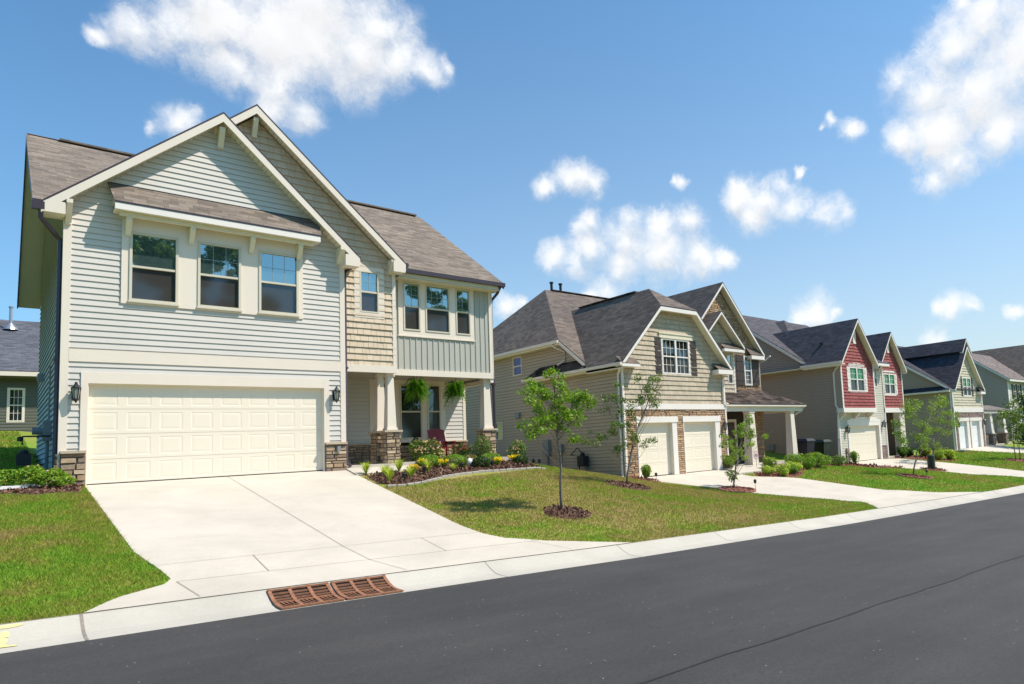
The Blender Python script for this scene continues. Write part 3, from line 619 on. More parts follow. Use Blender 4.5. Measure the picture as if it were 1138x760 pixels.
def gable(root, cx, hl, hr, zp, ze, yf, yw, yb, rm, tm, fh=.36, sm=None, ret=.42, reth=.28, jerk=None, vl=None, vr=None, left=True, zl=None, rethl=None):
    """front gable roof: ridge along y at cx, fascia plane yf, wall plane yw, back yb; vl / vr: where each eave meets the roof behind (valley)"""
    sm = sm or m_soffit; vl = yb if vl is None else vl; vr = yb if vr is None else vr; s_ = (zp - ze) / hr; zl = zp - s_ * hl if zl is None else zl
    if jerk is None:
        slabs(root, [[(cx - hl, yf, zl), (cx, yf, zp), (cx, yb, zp), (cx - hl, vl, zl)]], rm); slabs(root, [[(cx, yf, zp), (cx + hr, yf, ze), (cx + hr, vr, ze), (cx, yb, zp)]], rm)
        top = [(cx - hl, zl), (cx, zp), (cx + hr, ze)]
    else:
        zj, yj = jerk; jl = (zj - ze) / (zp - ze) * hl; jr = (zj - ze) / (zp - ze) * hr
        for q in ([(cx - hl, yf, ze), (cx - hl + jl, yf, zj), (cx, yj, zp), (cx, yb, zp), (cx - hl, vl, ze)], [(cx + hr - jr, yf, zj), (cx + hr, yf, ze), (cx + hr, vr, ze), (cx, yb, zp), (cx, yj, zp)],
                     [(cx - hl + jl, yf, zj), (cx + hr - jr, yf, zj), (cx, yj, zp)]): slabs(root, [q], rm)
        top = [(cx - hl, ze), (cx - hl + jl, zj), (cx + hr - jr, zj), (cx + hr, ze)]
    for (xa, za), (xb, zb) in zip(top, top[1:]):
        rb = MB(); sf = MB()
        rb.ext([(xa, yf + .004, za - .052), (xb, yf + .004, zb - .052), (xb, yf + .004, zb - fh), (xa, yf + .004, za - fh)], (0, .045, 0))
        sf.ext([(xa, yf + .05, za - fh + .05), (xb, yf + .05, zb - fh + .05), (xb, yw + .05, zb - fh + .05), (xa, yw + .05, za - fh + .05)], (0, 0, .03))
        rb.build('rake_board', tm, root); sf.build('soffit', sm, root)
    for s, h, v, z in ((-1, hl, vl, zl), (1, hr, vr, ze)):              # side eave fascia boards
        if s < 0 and not left: continue
        e = MB(); x = cx + s * h; vv = max(v, yw + .05)
        e.box(min(x, x - s * .03), max(x, x - s * .03), yf + .05, vv, z - .26, z - .052)
        e.box(min(x - s * .03, x - s * .5), max(x - s * .03, x - s * .5), yw + .0, vv, z - .26, z - .235)
        e.build('eave_board', tm, root)
        if ret:
            r = MB(); x = cx + s * (h - .012); x2 = x - s * ret; r.box(min(x, x2), max(x, x2), yf + .002, yw + .02, z - (rethl if rethl and s < 0 else reth), z + .03); r.build('eave_return', tm, root)
def bracket(root, P, u, z1, h=.45, d=.3, w=.13, mat=None):
    mb = MB(); pr = [(.0, z1), (d, z1), (d, z1 - .09), (.09, z1 - h + .04), (.09, z1 - h), (0, z1 - h)]
    a = [P(u - w / 2, o, z) for o, z in pr]; v = Vector(P(u + w / 2, 0, 0)) - Vector(P(u - w / 2, 0, 0)); mb.ext(a, tuple(v))
    mb.build('bracket', mat or m_soffit, root)
def downspout(root, pts, mat, r=.042, name='downspout'):
    mb = MB(); mb.tube(pts, r, 6)
    for p, q in zip(pts, pts[1:]):
        if abs(p[2] - q[2]) > 2: zc = (p[2] + q[2]) / 2; mb.box(p[0] - r - .012, p[0] + r + .012, p[1] - r - .012, p[1] + r + .012, zc - .03, zc + .03)
    mb.build(name, mat, root)
def lantern(root, P, u, z, s=1.0):
    mb = MB(); mb.pbox(P, u - .05 * s, u + .05 * s, z - .11 * s, z + .12 * s, .0, .03); b = Vector(P(u, .13 * s, z))
    a = Vector(P(u, .03, z + .06 * s)); mb.tube([a, (a + b) / 2 + Vector((0, 0, .10 * s)), b + Vector((0, 0, .17 * s))], .012 * s, 6)
    mb.lathe(b, [(.012 * s, .21 * s), (.02 * s, .19 * s), (.03 * s, .16 * s), (.078 * s, .10 * s), (.075 * s, .092 * s)], 10)
    for k in range(6):
        an = k * math.pi / 3; c, s_ = math.cos(an), math.sin(an)
        mb.tube([b + Vector((.068 * s * c, .068 * s * s_, .095 * s)), b + Vector((.045 * s * c, .045 * s * s_, -.10 * s))], .006 * s, 4)
    mb.lathe(b, [(.048 * s, -.10 * s), (.05 * s, -.115 * s), (.02 * s, -.14 * s), (.012 * s, -.17 * s), (.002, -.18 * s)], 10)
    l = mb.build('wall_lantern', m_black, root)
    gmb = MB(); gmb.lathe(b, [(.041 * s, -.098 * s), (.063 * s, .09 * s)], 6); gmb.build('lantern_glass', m_lampg, l)
def column(root, x, y, zb, zs, zt, bw, s0, s1, smat=None, mat=None, cap=True, seed=5):
    """square column: stone pier zb..zs with cap, tapered shaft zs..zt"""
    c = MB(); h0, h1 = s0 / 2, s1 / 2; z0 = zs + .05 if smat else zb
    c.grid([(x - h0, y - h0, z0), (x + h0, y - h0, z0), (x + h0, y + h0, z0), (x - h0, y + h0, z0), (x - h1, y - h1, zt), (x + h1, y - h1, zt), (x + h1, y + h1, zt), (x - h1, y + h1, zt)],
           [(0, 3, 2, 1), (4, 5, 6, 7), (0, 1, 5, 4), (1, 2, 6, 5), (2, 3, 7, 6), (3, 0, 4, 7)])
    c.box(x - h0 - .02, x + h0 + .02, y - h0 - .02, y + h0 + .02, z0 - .004, z0 + .09); c.box(x - h1 - .03, x + h1 + .03, y - h1 - .03, y + h1 + .03, zt - .10, zt + .003)
    co = c.build('column', mat or m_trim, root)
    if smat:
        s = MB(); b = bw / 2 - .045
        for P, u in ((FY(y - b), x), (FX(x - b), y), (lambda u, o, z: (x + b + o, u, z), y), (lambda u, o, z: (u, y + b + o, z), x)):
            stones(s, P, rect(u - b - .03, u + b + .03, zb, zs), (), (.08, .15), (.12, .3), .05, seed); seed += 1
        s.build('stone_pier', [smat, m_mortar], co)
        k = MB(); e = bw / 2 + .05; k.box(x - e, x + e, y - e, y + e, zs - .002, zs + .062); k.build('pier_cap', m_cap, co)
    return co
def pipe_vent(root, x, y, z, h=.5, r=.05, mat=None, name='roof_vent'):
    mb = MB(); mb.lathe((x, y, z), [(r * 2, -.15), (r * 1.9, 0), (r, .04), (r, h - .1), (r * 1.5, h - .08), (r * 1.5, h), (r * .8, h)], 10); mb.build(name, mat or m_black, root)
# ================================================================== HOUSE 1 (near, pale grey siding)
h1 = thing('house', (4.5, 20.3, 1.5), 'large near house with pale grey siding, tan shake bay and wide cream garage door', 'house', 'houses along the street')
A, B_, C_ = FY(20.28), FY(20.6), FY(21.25)
GA = dict(cx=4.17, h=3.48, zp=11.12, ze=7.77)
sA = (11.12 - 7.77) / 3.48
def wp(cx, zp, s, u, off=.34): return zp - s * abs(u - cx) - off
apoly = [(1.15, 1.5), (7.36, 1.5), (7.36, 7.86), (4.2, 10.90), (1.15, 8.10)]
opA = [(1.60, 6.78, 1.5, 3.88), (2.33, 3.31, 5.9, 7.62), (3.72, 4.69, 5.9, 7.62), (5.11, 6.1, 5.9, 7.62)]
wall(h1, 'siding_wall', m_sidA, A, apoly, opA, pr=.022)
wall(h1, 'siding_wall', m_sidA, FX(1.15), [(20.28, 1.4), (29.7, 1.4), (29.7, 7.7), (26, 11.3), (20.28, 7.8)], (), pr=.03)
wall(h1, 'siding_wall', m_sidA, FX(7.36, 1), rect(20.28, 23.3, 1.5, 4.6))
wall(h1, 'siding_wall', m_sidA, FX(12.85, 1), [(21.25, 4.4), (29.7, 4.4), (29.7, 7.7), (26, 11.3), (21.25, 7.9)])
wall(h1, 'siding_wall', m_sidA, FX(12.85, 1), rect(23.3, 29.7, 1.0, 4.4))
wall(h1, 'siding_wall', m_sidA, lambda u, o, z: (u, 29.7 + o, z), rect(1.15, 12.85, 1.4, 7.8))
# shake bay
sB = .925; bp = [(7.37, 4.6), (9.02, 4.6), (9.02, wp(5.07, 11.78, sB, 9.02)), (5.07, 11.44), (2.6, wp(5.07, 11.78, sB, 2.6)), (2.6, 7.6), (7.37, 7.6)]
wall(h1, 'shake_wall', m_shakeA, B_, rect(7.37, 9.02, 4.6, 7.7), [(7.93, 8.5, 6.27, 7.56)], True, .195, 4)
wall(h1, 'shake_wall', m_shakeA, B_, [(2.6, 7.7), (9.02, 7.7), (9.02, wp(5.07, 11.78, sB, 9.02, .27)), (5.07, 11.51), (2.6, wp(5.07, 11.78, sB, 2.6, .27))], (), True, .195, 5)
boxes(h1, 'bay_side', m_sidA2, FX(9.03, 1), [(20.6, 21.3, 4.6, 7.75, -.02, .0)])
# board and batten
mb = MB(); opC = [(9.57, 10.15, 5.95, 7.57), (10.33, 11.22, 5.95, 7.57), (11.44, 12.0, 5.95, 7.57)]
for a, b, p, q in strips(rect(9.03, 12.82, 4.6, 7.75), opC, 4.6, 7.75, 9.03, 12.82): mb.pbox(C_, p, q, a, b, -.02, 0)
x = 9.2
while x < 12.8:
    if 9.4 < x < 12.12: mb.pbox(C_, x - .014, x + .014, 4.62, 5.80, 0, .022)
    else: mb.pbox(C_, x - .014, x + .014, 4.62, 7.74, 0, .022)
    x += .2
mb.build('board_and_batten', m_sidA2, h1)
boxes(h1, 'trim_board', m_trim, A, [(1.15, 1.27, 1.5, 7.62, -.01, .03), (7.22, 7.36, 1.5, 7.75, -.01, .03), (1.27, 7.22, 4.37, 4.66, -.01, .034),
    (1.49, 1.62, 2.3, 4.13, 0, .04), (6.76, 6.90, 2.3, 4.13, 0, .04), (1.62, 6.76, 3.87, 4.13, 0, .038), (1.60, 1.625, 1.5, 2.3, -.02, .02), (6.755, 6.78, 1.5, 2.3, -.02, .02)])
boxes(h1, 'trim_board', m_trim, B_, [(7.37, 9.02, 4.42, 4.63, -.08, .045), (8.92, 9.03, 4.63, 7.75, 0, .035)])
boxes(h1, 'trim_board', m_trim, C_, [(9.04, 12.86, 4.44, 4.64, -.06, .04), (12.74, 12.86, 4.64, 7.75, 0, .035), (9.03, 12.74, 7.70, 7.78, 0, .02)])
boxes(h1, 'trim_board', m_trim, FX(12.85, 1), [(21.21, 21.35, 4.44, 7.75, 0, .03), (21.24, 23.3, 4.3, 4.44, -.1, .02)])
boxes(h1, 'trim_board', m_trim, FX(1.15), [(20.25, 20.36, 1.4, 7.75, 0, .028)])
# window panel with pent roof
mb = MB()
for a, b, p, q in strips(rect(2.18, 6.22, 5.82, 7.98), opA, 5.82, 7.98, 2.18, 6.22): mb.pbox(A, p, q, a, b, -.01, .045)
mb.build('window_panel', m_trim, h1)
boxes(h1, 'pent_beam', m_soffit, A, [(2.10, 6.42, 7.90, 7.99, .24, .33)])
AW = FY(20.28 - .035)
for k, (a, b) in enumerate(((2.33, 3.31), (3.72, 4.69), (5.11, 6.1))): window(h1, AW, a, b, 5.9, 7.62, fr=.055, gu=(3, 2) if k else None, smat=m_sash)
sl_ = MB()
for a, b in ((2.33, 3.31), (3.72, 4.69), (5.11, 6.1)): sl_.pbox(A, a - .02, b + .02, 5.86, 5.9, .03, .095)
sl_.build('window_sill', m_sash, h1)
slabs(h1, [[(1.98, 19.80, 8.20), (6.58, 19.80, 8.20), (6.66, 20.27, 8.76), (1.90, 20.27, 8.76)]], m_roofA, .04, 'pent_roof')
boxes(h1, 'pent_fascia', m_white, A, [(2.0, 6.56, 8.0, 8.155, .44, .468), (2.0, 2.03, 8.0, 8.15, .03, .44), (6.53, 6.56, 8.0, 8.15, .03, .44)])
mb = MB(); mb.pbox(A, 2.03, 6.53, 7.995, 8.01, .02, .44)
for i in range(46): mb.pbox(A, 2.05 + i * .0975, 2.058 + i * .0975, 7.988, 7.995, .02, .43)
mb.ext([(2.0, 20.27, 8.72), (2.0, 19.83, 8.17), (2.0, 20.27, 8.0)], (.02, 0, 0)); mb.ext([(6.54, 20.27, 8.72), (6.54, 19.83, 8.17), (6.54, 20.27, 8.0)], (.02, 0, 0)); mb.build('pent_soffit', m_soffit, h1)
boxes(h1, 'flashing', m_black, A, [(1.9, 6.66, 8.70, 8.765, .0, .03)])
for u in (2.29, 3.57, 4.92, 6.1): bracket(h1, A, u, 7.9, .42, .31, .11)
# main gables
gable(h1, 4.2, 3.48, 3.48, 11.12, 7.77, 19.88, 20.28, 25.3, m_roofA, m_trim, .27, ret=.40, reth=.30, vl=20.1, zl=7.93, rethl=.24)
gable(h1, 5.07, 1.0, 4.17, 11.78, 7.92, 20.25, 20.6, 26.2, m_roofA, m_trim, .27, ret=.38, reth=.32, vr=21.0, left=False)
mb = MB()
for i in range(60):                                       # dark strips painting the groove shadow lines of the two front gable soffits
    for cx, zp, s, hw, yf, yw in ((4.17, 11.12, sA, 3.3, 19.93, 20.28), (5.07, 11.78, sB, 4.0, 20.30, 20.6)):
        for sg in (-1, 1):
            u = .15 + i * .105
            if u < hw: z = zp - s * u - (.222 if cx < 5 else .222); mb.box(cx + sg * u - .004, cx + sg * u + .004, yf, yw, z - .006, z + .004)
mb.build('soffit_shade_strip', M_plain('soffit_shadow_line', (.42, .36, .24), .7, .05, 3), h1)
bracket(h1, A, 4.2, 10.74, .5, .3, .13); bracket(h1, B_, 5.07, 11.42, .5, .28, .12)
bracket(h1, A, 1.20, 8.06, .5, .42, .11, m_trim); bracket(h1, A, 7.2, 8.0, .46, .41, .14, m_soffit); bracket(h1, B_, 8.86, 7.98, .42, .32, .12, m_soffit)
# main roof
zr = 11.7
slabs(h1, [[(.58, 20.0, 7.98), (1.12, 20.0, 7.98), (1.12, 20.36, 8.203), (4.3, 20.36, 8.203), (4.3, 26, zr), (.58, 26, zr)]], m_roofA, .05)
slabs(h1, [[(5.5, 20.8, 7.9), (13.15, 20.8, 7.9), (12.5, 26, zr), (5.5, 26, zr)], [(.58, 26, zr), (12.5, 26, zr), (13.15, 30.1, 7.5), (.58, 30.1, 7.5)]], m_roofA, .05)
slabs(h1, [[(4.3, 24.6, 10.9), (5.5, 24.6, 10.9), (5.5, 26, zr), (4.3, 26, zr)]], m_roofA, .05)
rake(h1, [((.58, 20.0, 7.98), (.58, 26, zr)), ((.58, 26, zr), (.58, 30.1, 7.5)), ((13.12, 20.8, 7.9), (12.5, 26, zr))], m_gutter, .16, .03, (1, 0, 0))
mb = MB()
for y0, z0, y1, z1 in ((20.0, 7.98, 26, zr), (26, zr, 30.1, 7.5)): mb.ext([(.60, y0, z0 - .15), (.60, y1, z1 - .15), (1.15, y1, z1 - .15), (1.15, y0, z0 - .15)], (0, 0, -.02))
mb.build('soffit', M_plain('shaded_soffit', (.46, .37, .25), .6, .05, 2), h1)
boxes(h1, 'ridge_cap', m_roofA, FY(26), [(1.3, 12.3, zr - .01, zr + .045, -.14, .14)])
mb = MB(); mb.ext([(0.60, 26, zr + .03), (2.7, 26, zr + .03), (2.7, 26.15, zr - .03), (.6, 26.15, zr - .03)], (0, 0, .01)); mb.build('ridge_cap', m_roofA, h1)
# right-hand eave
boxes(h1, 'eave_board', m_soffit, FY(21.25), [(9.25, 13.0, 7.62, 7.82, .40, .43), (9.25, 13.0, 7.60, 7.63, -.02, .43)])
boxes(h1, 'gutter', m_gutter, FY(21.25), [(9.3, 13.15, 7.75, 7.89, .43, .55)])
boxes(h1, 'gutter', m_gutter, FY(20.28), [(.56, .78, 7.72, 7.9, .28, .40)])
boxes(h1, 'gutter', m_gutter, FY(20.28), [(7.60, 7.72, 7.68, 7.8, -.6, .36)])
boxes(h1, 'gutter', m_gutter, FY(20.6), [(9.22, 9.34, 7.80, 7.93, -.55, .33)])
downspout(h1, [(.72, 19.98, 7.74), (.72, 20.02, 7.58), (.95, 20.3, 7.35), (1.09, 20.44, 7.2), (1.09, 20.44, 1.62), (1.0, 20.2, 1.5)], m_plum, .055)
downspout(h1, [(7.62, 20.0, 7.7), (7.6, 20.15, 7.55), (7.45, 20.45, 7.4), (7.45, 20.5, 7.3), (7.45, 20.5, 1.72), (7.5, 20.32, 1.62)], m_plum, .05)
downspout(h1, [(12.98, 20.78, 7.74), (12.97, 20.95, 7.55), (12.93, 21.3, 7.35), (12.93, 21.36, 7.2), (12.93, 21.36, 1.3)], m_gutter, .05)
# windows of bay and board wall
window(h1, B_, 7.93, 8.5, 6.27, 7.56, trim=.17, gu=(2, 2), fr=.04)
for a, b in ((9.57, 10.15), (10.33, 11.22), (11.44, 12.0)): window(h1, FY(21.25 - .02), a, b, 5.95, 7.57, gu=(2, 2) if b - a < .7 else (4, 2), fr=.045)
mb = MB()
for a, b, p, q in strips(rect(9.4, 12.14, 5.78, 7.70), opC, 5.78, 7.70, 9.4, 12.14): mb.pbox(C_, p, q, a, b, 0, .034)
mb.pbox(C_, 9.38, 12.16, 5.74, 5.78, 0, .05); mb.build('window_panel', m_trim, h1)
# garage, stone, lanterns
garage(h1, A, 1.62, 6.76, 1.51, 3.87, 8, m_door)
for a, b in ((1.16, 1.60), (6.78, 7.36)):
    stonew(h1, FY(20.25), rect(a, b, 1.35, 2.26), (), m_stoneA, seed=int(a * 7))
    boxes(h1, 'stone_cap', m_cap, FY(20.25), [(a - .0, b + .0, 2.255, 2.315, -.03, .10)])
stonew(h1, FX(1.12), rect(20.2, 20.27, 1.35, 2.26), (), m_stoneA, seed=77)
lantern(h1, A, 1.40, 3.62, 1.25); lantern(h1, A, 7.06, 3.66, 1.25)
boxes(h1, 'outlet_cover', m_grey, FY(20.18), [(7.08, 7.17, 2.04, 2.2, 0, .04)])
# porch
PB = FY(23.3)
wall(h1, 'porch_wall', m_sidA, PB, rect(7.36, 12.85, 2.3, 4.55), [(9.45, 10.1, 2.42, 4.38), (10.3, 11.12, 2.42, 4.38), (11.32, 11.84, 2.42, 4.38)])
stonew(h1, FY(23.26), rect(7.36, 9.2, 1.6, 2.26), (), m_stoneA, seed=31); stonew(h1, FY(23.26), rect(9.2, 12.85, 1.6, 2.2), (), m_stoneA, seed=33)
boxes(h1, 'stone_cap', m_cap, FY(23.26), [(7.36, 9.24, 2.26, 2.31, -.03, .09), (12.0, 12.86, 2.26, 2.31, -.03, .09)])
for a, b in ((9.45, 10.1), (10.3, 11.12), (11.32, 11.84)): window(h1, FY(23.27), a, b, 2.42, 4.38, fr=.05, gu=None, up=m_dk, lo=m_lo)
boxes(h1, 'trim_board', m_trim, PB, [(9.25, 9.45, 2.3, 4.55, 0, .03), (10.1, 10.3, 2.3, 4.38, 0, .03), (11.12, 11.32, 2.3, 4.38, 0, .03), (11.84, 12.02, 2.3, 4.55, 0, .03), (9.45, 11.84, 4.38, 4.55, 0, .03), (9.45, 10.1, 2.3, 2.42, 0, .05), (10.3, 11.12, 2.3, 2.42, 0, .05), (11.32, 11.84, 2.3, 2.42, 0, .05), (12.75, 12.86, 2.3, 4.5, 0, .03)])
mb = MB(); mb.box(7.37, 12.95, 20.37, 23.3, .6, 1.62); mb.build('porch_floor', m_conc, h1)
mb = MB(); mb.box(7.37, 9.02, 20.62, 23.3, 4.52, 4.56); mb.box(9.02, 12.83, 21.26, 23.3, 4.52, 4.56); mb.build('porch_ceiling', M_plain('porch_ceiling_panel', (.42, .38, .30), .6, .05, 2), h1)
column(h1, 8.90, 20.83, 1.62, 2.58, 4.43, .46, .29, .18, m_stoneA, seed=11)
column(h1, 8.86, 21.5, 1.62, 2.58, 4.50, .46, .29, .18, m_stoneA, seed=21)
column(h1, 12.66, 21.48, 1.62, 2.58, 4.46, .50, .33, .22, m_stoneA, seed=41)
boxes(h1, 'flood_light', m_grey, FX(1.15), [(26.4, 26.9, 4.55, 4.75, .02, .16)])
mb = MB(); mb.box(.97, 1.13, 22.6, 22.95, 2.65, 3.15); mb.tube([(.97, 22.78, 2.9), (.78, 22.78, 2.9)], .09, 14); mb.tube([(1.06, 22.78, 2.7), (1.06, 22.78, 1.5)], .035, 8); mb.tube([(1.1, 23.2, 4.6), (1.1, 23.2, 1.6)], .02, 6); mb.build('electric_meter', m_grey, h1)
# ================================================================== HOUSE 2 (taupe, jerkinhead, stone)
h2 = thing('house', (24, 21, .43), 'taupe house with clipped gable, ledge stone, two single garage doors and dark brown roof', 'house', 'houses along the street')
A2 = FY(20.3)
z0 = .43; s2 = (8.98 - 5.15) / 3.54
jp = [(18.25, 3.49), (25.1, 3.49), (25.1, 5.0), (22.75, 7.42), (20.25, 7.42), (18.25, 5.0)]
jp = [(18.25, 3.49), (24.75, 3.49), (24.75, 5.33), (22.66, 7.6), (20.34, 7.6), (18.25, 5.33)]
wall(h2, 'shake_wall', m_shakeB, A2, jp, [(20.66, 22.39, 4.83, 6.4)], True, .21, 12)
stonew(h2, A2, rect(18.25, 24.75, .35, 3.27), [(18.93, 21.32, .3, 2.93), (21.74, 24.26, .3, 2.93)], m_stoneB, seed=51, rh=(.06, .12), rw=(.16, .45), dep=.045)
boxes(h2, 'trim_board', m_white, A2, [(18.22, 24.78, 3.26, 3.5, -.01, .07), (18.22, 18.32, .35, 3.26, -.02, .06), (18.22, 18.32, 3.5, 5.1, -.02, .04), (24.68, 24.78, .35, 3.26, -.02, .06), (24.68, 24.78, 3.5, 5.1, -.02, .04),
    (18.90, 21.38, 2.70, 2.95, .0, .075), (21.70, 24.30, 2.70, 2.95, .0, .075), (18.93, 18.98, .43, 2.70, -.1, .05), (21.03, 21.32, .43, 2.70, -.1, .05), (21.74, 21.78, .43, 2.70, -.1, .05), (23.92, 24.26, .43, 2.70, -.1, .05)])
garage(h2, A2, 18.98, 21.03, z0 + .0, 2.70, 3, m_door, .14); garage(h2, A2, 21.78, 23.92, z0, 2.70, 3, m_door, .14)
wall(h2, 'siding_wall', m_sidB, FX(18.25), rect(20.3, 26.6, .2, 5.1), pr=.034)
wall(h2, 'siding_wall', m_sidB, FX(18.58), [(22.2, 4.9), (35.4, 4.9), (35.4, 6.6), (24.3, 6.6), (22.2, 5.2)], [(28.0, 28.75, 5.55, 6.45)], pr=.034)
wall(h2, 'siding_wall', m_sidB, FX(18.58), rect(26.6, 35.4, .2, 4.9), [(29.9, 30.6, 2.42, 3.3)], pr=.034)
wall(h2, 'siding_wall', m_sidB, lambda u, o, z: (u, 26.6 + o, z), rect(18.25, 18.6, .2, 5.1))
wall(h2, 'siding_wall', m_sidB, FX(24.75, 1), rect(20.3, 22.3, .3, 6.5), pr=.034); wall(h2, 'siding_wall', m_sidB, FX(30.4, 1), rect(22.3, 35, .3, 6.4), pr=.034)
window(h2, FX(18.58), 28.0, 28.75, 5.55, 6.45, smat=m_trim, gu=None, up=m_sg, lo=m_sg, fr=.035, trim=.06, tmat=m_sidB); window(h2, FX(18.58), 29.9, 30.6, 2.42, 3.3, smat=m_trim, gu=None, up=m_sg, lo=m_sg, fr=.035, trim=.06, tmat=m_sidB)
gable(h2, 21.5, 3.55, 3.55, 8.98, 5.17, 19.9, 20.3, 27.7, m_roofB, m_white, .22, ret=0, jerk=(7.75, 21.75), vl=22.2)
for x0, x1 in ((17.96, 18.95), (23.95, 25.02)): mb = MB(); mb.ext([(x0, 19.89, 5.10), (x1, 19.89, 5.10), (x1, 20.3, 5.42), (x0, 20.3, 5.42)], (0, 0, .03)); mb.build('return_roof', m_roofB, h2)
boxes(h2, 'eave_return', m_white, A2, [(17.94, 18.95, 4.99, 5.10, 0, .41), (23.95, 25.04, 4.90, 5.10, 0, .41)])
boxes(h2, 'gutter', m_trim, FX(17.95), [(19.9, 27.0, 5.03, 5.15, 0, .11)])
boxes(h2, 'eave_board', m_soffit, FX(18.25), [(19.95, 26.6, 4.95, 5.12, 0, .30)])
window(h2, A2, 20.66, 22.39, 4.83, 6.38, n=2, smat=m_white, gu=(3, 2), gl=(3, 2), up=m_dk, lo=m_lo, fr=.05, trim=.04, tmat=m_white)
boxes(h2, 'window_head', m_soffit, A2, [(20.50, 22.66, 6.40, 6.58, 0, .06), (20.46, 22.70, 6.58, 6.63, 0, .09)])
shutter(h2, A2, 20.22, 20.60, 4.78, 6.38, m_shut); shutter(h2, A2, 22.50, 22.88, 4.78, 6.38, m_shut)
downspout(h2, [(18.0, 20.1, 5.05), (18.05, 20.2, 4.85), (18.16, 20.42, 4.7), (18.17, 20.42, .6), (18.0, 20.2, .5)], m_white, .045); downspout(h2, [(24.85, 20.1, 4.95), (24.6, 20.22, 4.7), (24.6, 20.22, 3.6), (24.82, 20.15, 3.5)], m_white, .04)
# main hip roof with long front slope
sl2 = lambda y: 6.72 + (10.6 - 6.72) / 5.6 * (y - 24.4)
slabs(h2, [[(18.2, 22.1, sl2(22.1)), (18.2, 24.4, 6.72), (21.58, 30, 10.6), (27.3, 30, 10.6), (30.7, 24.4, 6.72), (23.0, 24.4, 6.72), (23.0, 22.1, sl2(22.1))],
           [(18.2, 24.4, 6.72), (18.2, 35.6, 6.72), (21.58, 30, 10.6)], [(18.2, 35.6, 6.72), (30.7, 35.6, 6.72), (27.3, 30, 10.6), (21.58, 30, 10.6)], [(30.7, 24.4, 6.72), (30.7, 35.6, 6.72), (27.3, 30, 10.6)]], m_roofB)
rake(h2, [((18.2, 22.1, sl2(22.1)), (18.2, 24.4, 6.72))], m_trim, .16, .03, (-1, 0, 0))
boxes(h2, 'gutter', m_trim, FX(18.2), [(24.4, 35.6, 6.58, 6.71, 0, .11)]); boxes(h2, 'eave_board', m_soffit, FX(18.58), [(24.35, 35.5, 6.50, 6.66, 0, .38), (22.2, 24.4, 5.20, 5.24, 0, .38)])
downspout(h2, [(18.12, 24.9, 6.6), (18.2, 24.7, 6.4), (18.5, 24.4, 6.2), (18.5, 24.4, 5.8), (18.3, 24.7, 5.6)], m_trim, .045)
slabs(h2, [[(17.98, 20.9, 5.16), (17.98, 27.0, 5.16), (18.6, 26.4, 5.74), (18.6, 22.3, 5.74)]], m_roofB2, .04, 'pent_roof')
slabs(h2, [[(17.98, 27.0, 5.16), (18.6, 27.0, 5.2), (18.6, 26.4, 5.74)]], m_roofB2, .04, 'pent_roof')
boxes(h2, 'ridge_cap', m_roofB2, FY(30), [(22.0, 27.0, 10.6, 10.65, -.12, .12)]); boxes(h2, 'ridge_cap', m_roofB2, FX(21.5), [(22.6, 26.9, 8.975, 9.03, -.12, .12)])
for x in (22.1, 22.72): pipe_vent(h2, x, 30.1, 10.5, .62, .075)
pipe_vent(h2, 19.0, 31.5, 7.6, .4, .05)
# stone gable and small shake gable
S2 = FY(22.3); so2 = (10.12 - 6.48) / 3.32
stonew(h2, S2, [(24.75, .4), (30.4, .4), (30.4, 6.45), (27.15, 9.75), (24.75, 7.3)], [(25.6, 29.7, .4, 3.5), (28.97, 29.55, 4.75, 6.3)], m_stoneB, seed=61, rh=(.06, .12), rw=(.16, .45), dep=.045)
gable(h2, 27.18, 3.32, 3.32, 10.12, 6.48, 21.93, 22.3, 29.6, m_roofB, m_white, .2, ret=0)
mb = MB(); mb.ext([(29.2, 21.93, 6.36), (30.47, 21.93, 6.36), (30.47, 22.3, 6.85), (29.2, 22.3, 6.85)], (0, 0, .03)); mb.build('return_roof', m_roofB, h2)
boxes(h2, 'eave_return', m_white, S2, [(29.3, 30.47, 6.14, 6.34, 0, .36)])
gable(h2, 26.1, 1.75, 1.75, 8.35, 6.62, 21.25, 21.75, 25, m_roofB, m_white, .17, ret=0)
wall(h2, 'shake_wall', m_shakeB, FY(21.75), [(24.75, 3.4), (27.5, 3.4), (27.5, 6.7), (26.1, 8.1), (24.75, 6.9)], [(26.9, 27.3, 4.7, 6.2)], True, .21, 15)
window(h2, FY(21.75), 26.9, 27.3, 4.7, 6.2, smat=m_white, gu=None, up=m_up, fr=.04)
mb = MB(); mb.ext([(26.2, 21.3, 6.46), (27.86, 21.3, 6.46), (27.86, 21.75, 6.8), (26.2, 21.75, 6.8)], (0, 0, .03)); mb.build('return_roof', m_roofB, h2)
boxes(h2, 'eave_return', m_white, FY(21.75), [(26.2, 27.86, 6.30, 6.44, 0, .46)])
boxes(h2, 'trim_board', m_white, FY(21.75), [(27.38, 27.5, 3.5, 6.4, 0, .03)]); boxes(h2, 'trim_board', m_white, FX(27.5, 1), [(21.73, 22.3, 3.5, 6.4, -.02, .01)])
S2w = FY(22.235)
window(h2, S2w, 28.97, 29.55, 4.75, 6.3, smat=m_white, gu=(2, 3), gl=(2, 3), up=m_dk, lo=m_lo, fr=.05, trim=.04, tmat=m_white)
shutter(h2, S2w, 27.62, 28.25, 4.72, 6.32, m_shut); shutter(h2, S2w, 28.27, 28.90, 4.72, 6.32, m_shut); shutter(h2, S2w, 29.64, 30.22, 4.72, 6.32, m_shut)
downspout(h2, [(30.4, 21.5, 6.3), (30.44, 21.9, 6.1), (30.47, 22.35, 6.0), (30.47, 22.35, 4.2)], m_white, .04)
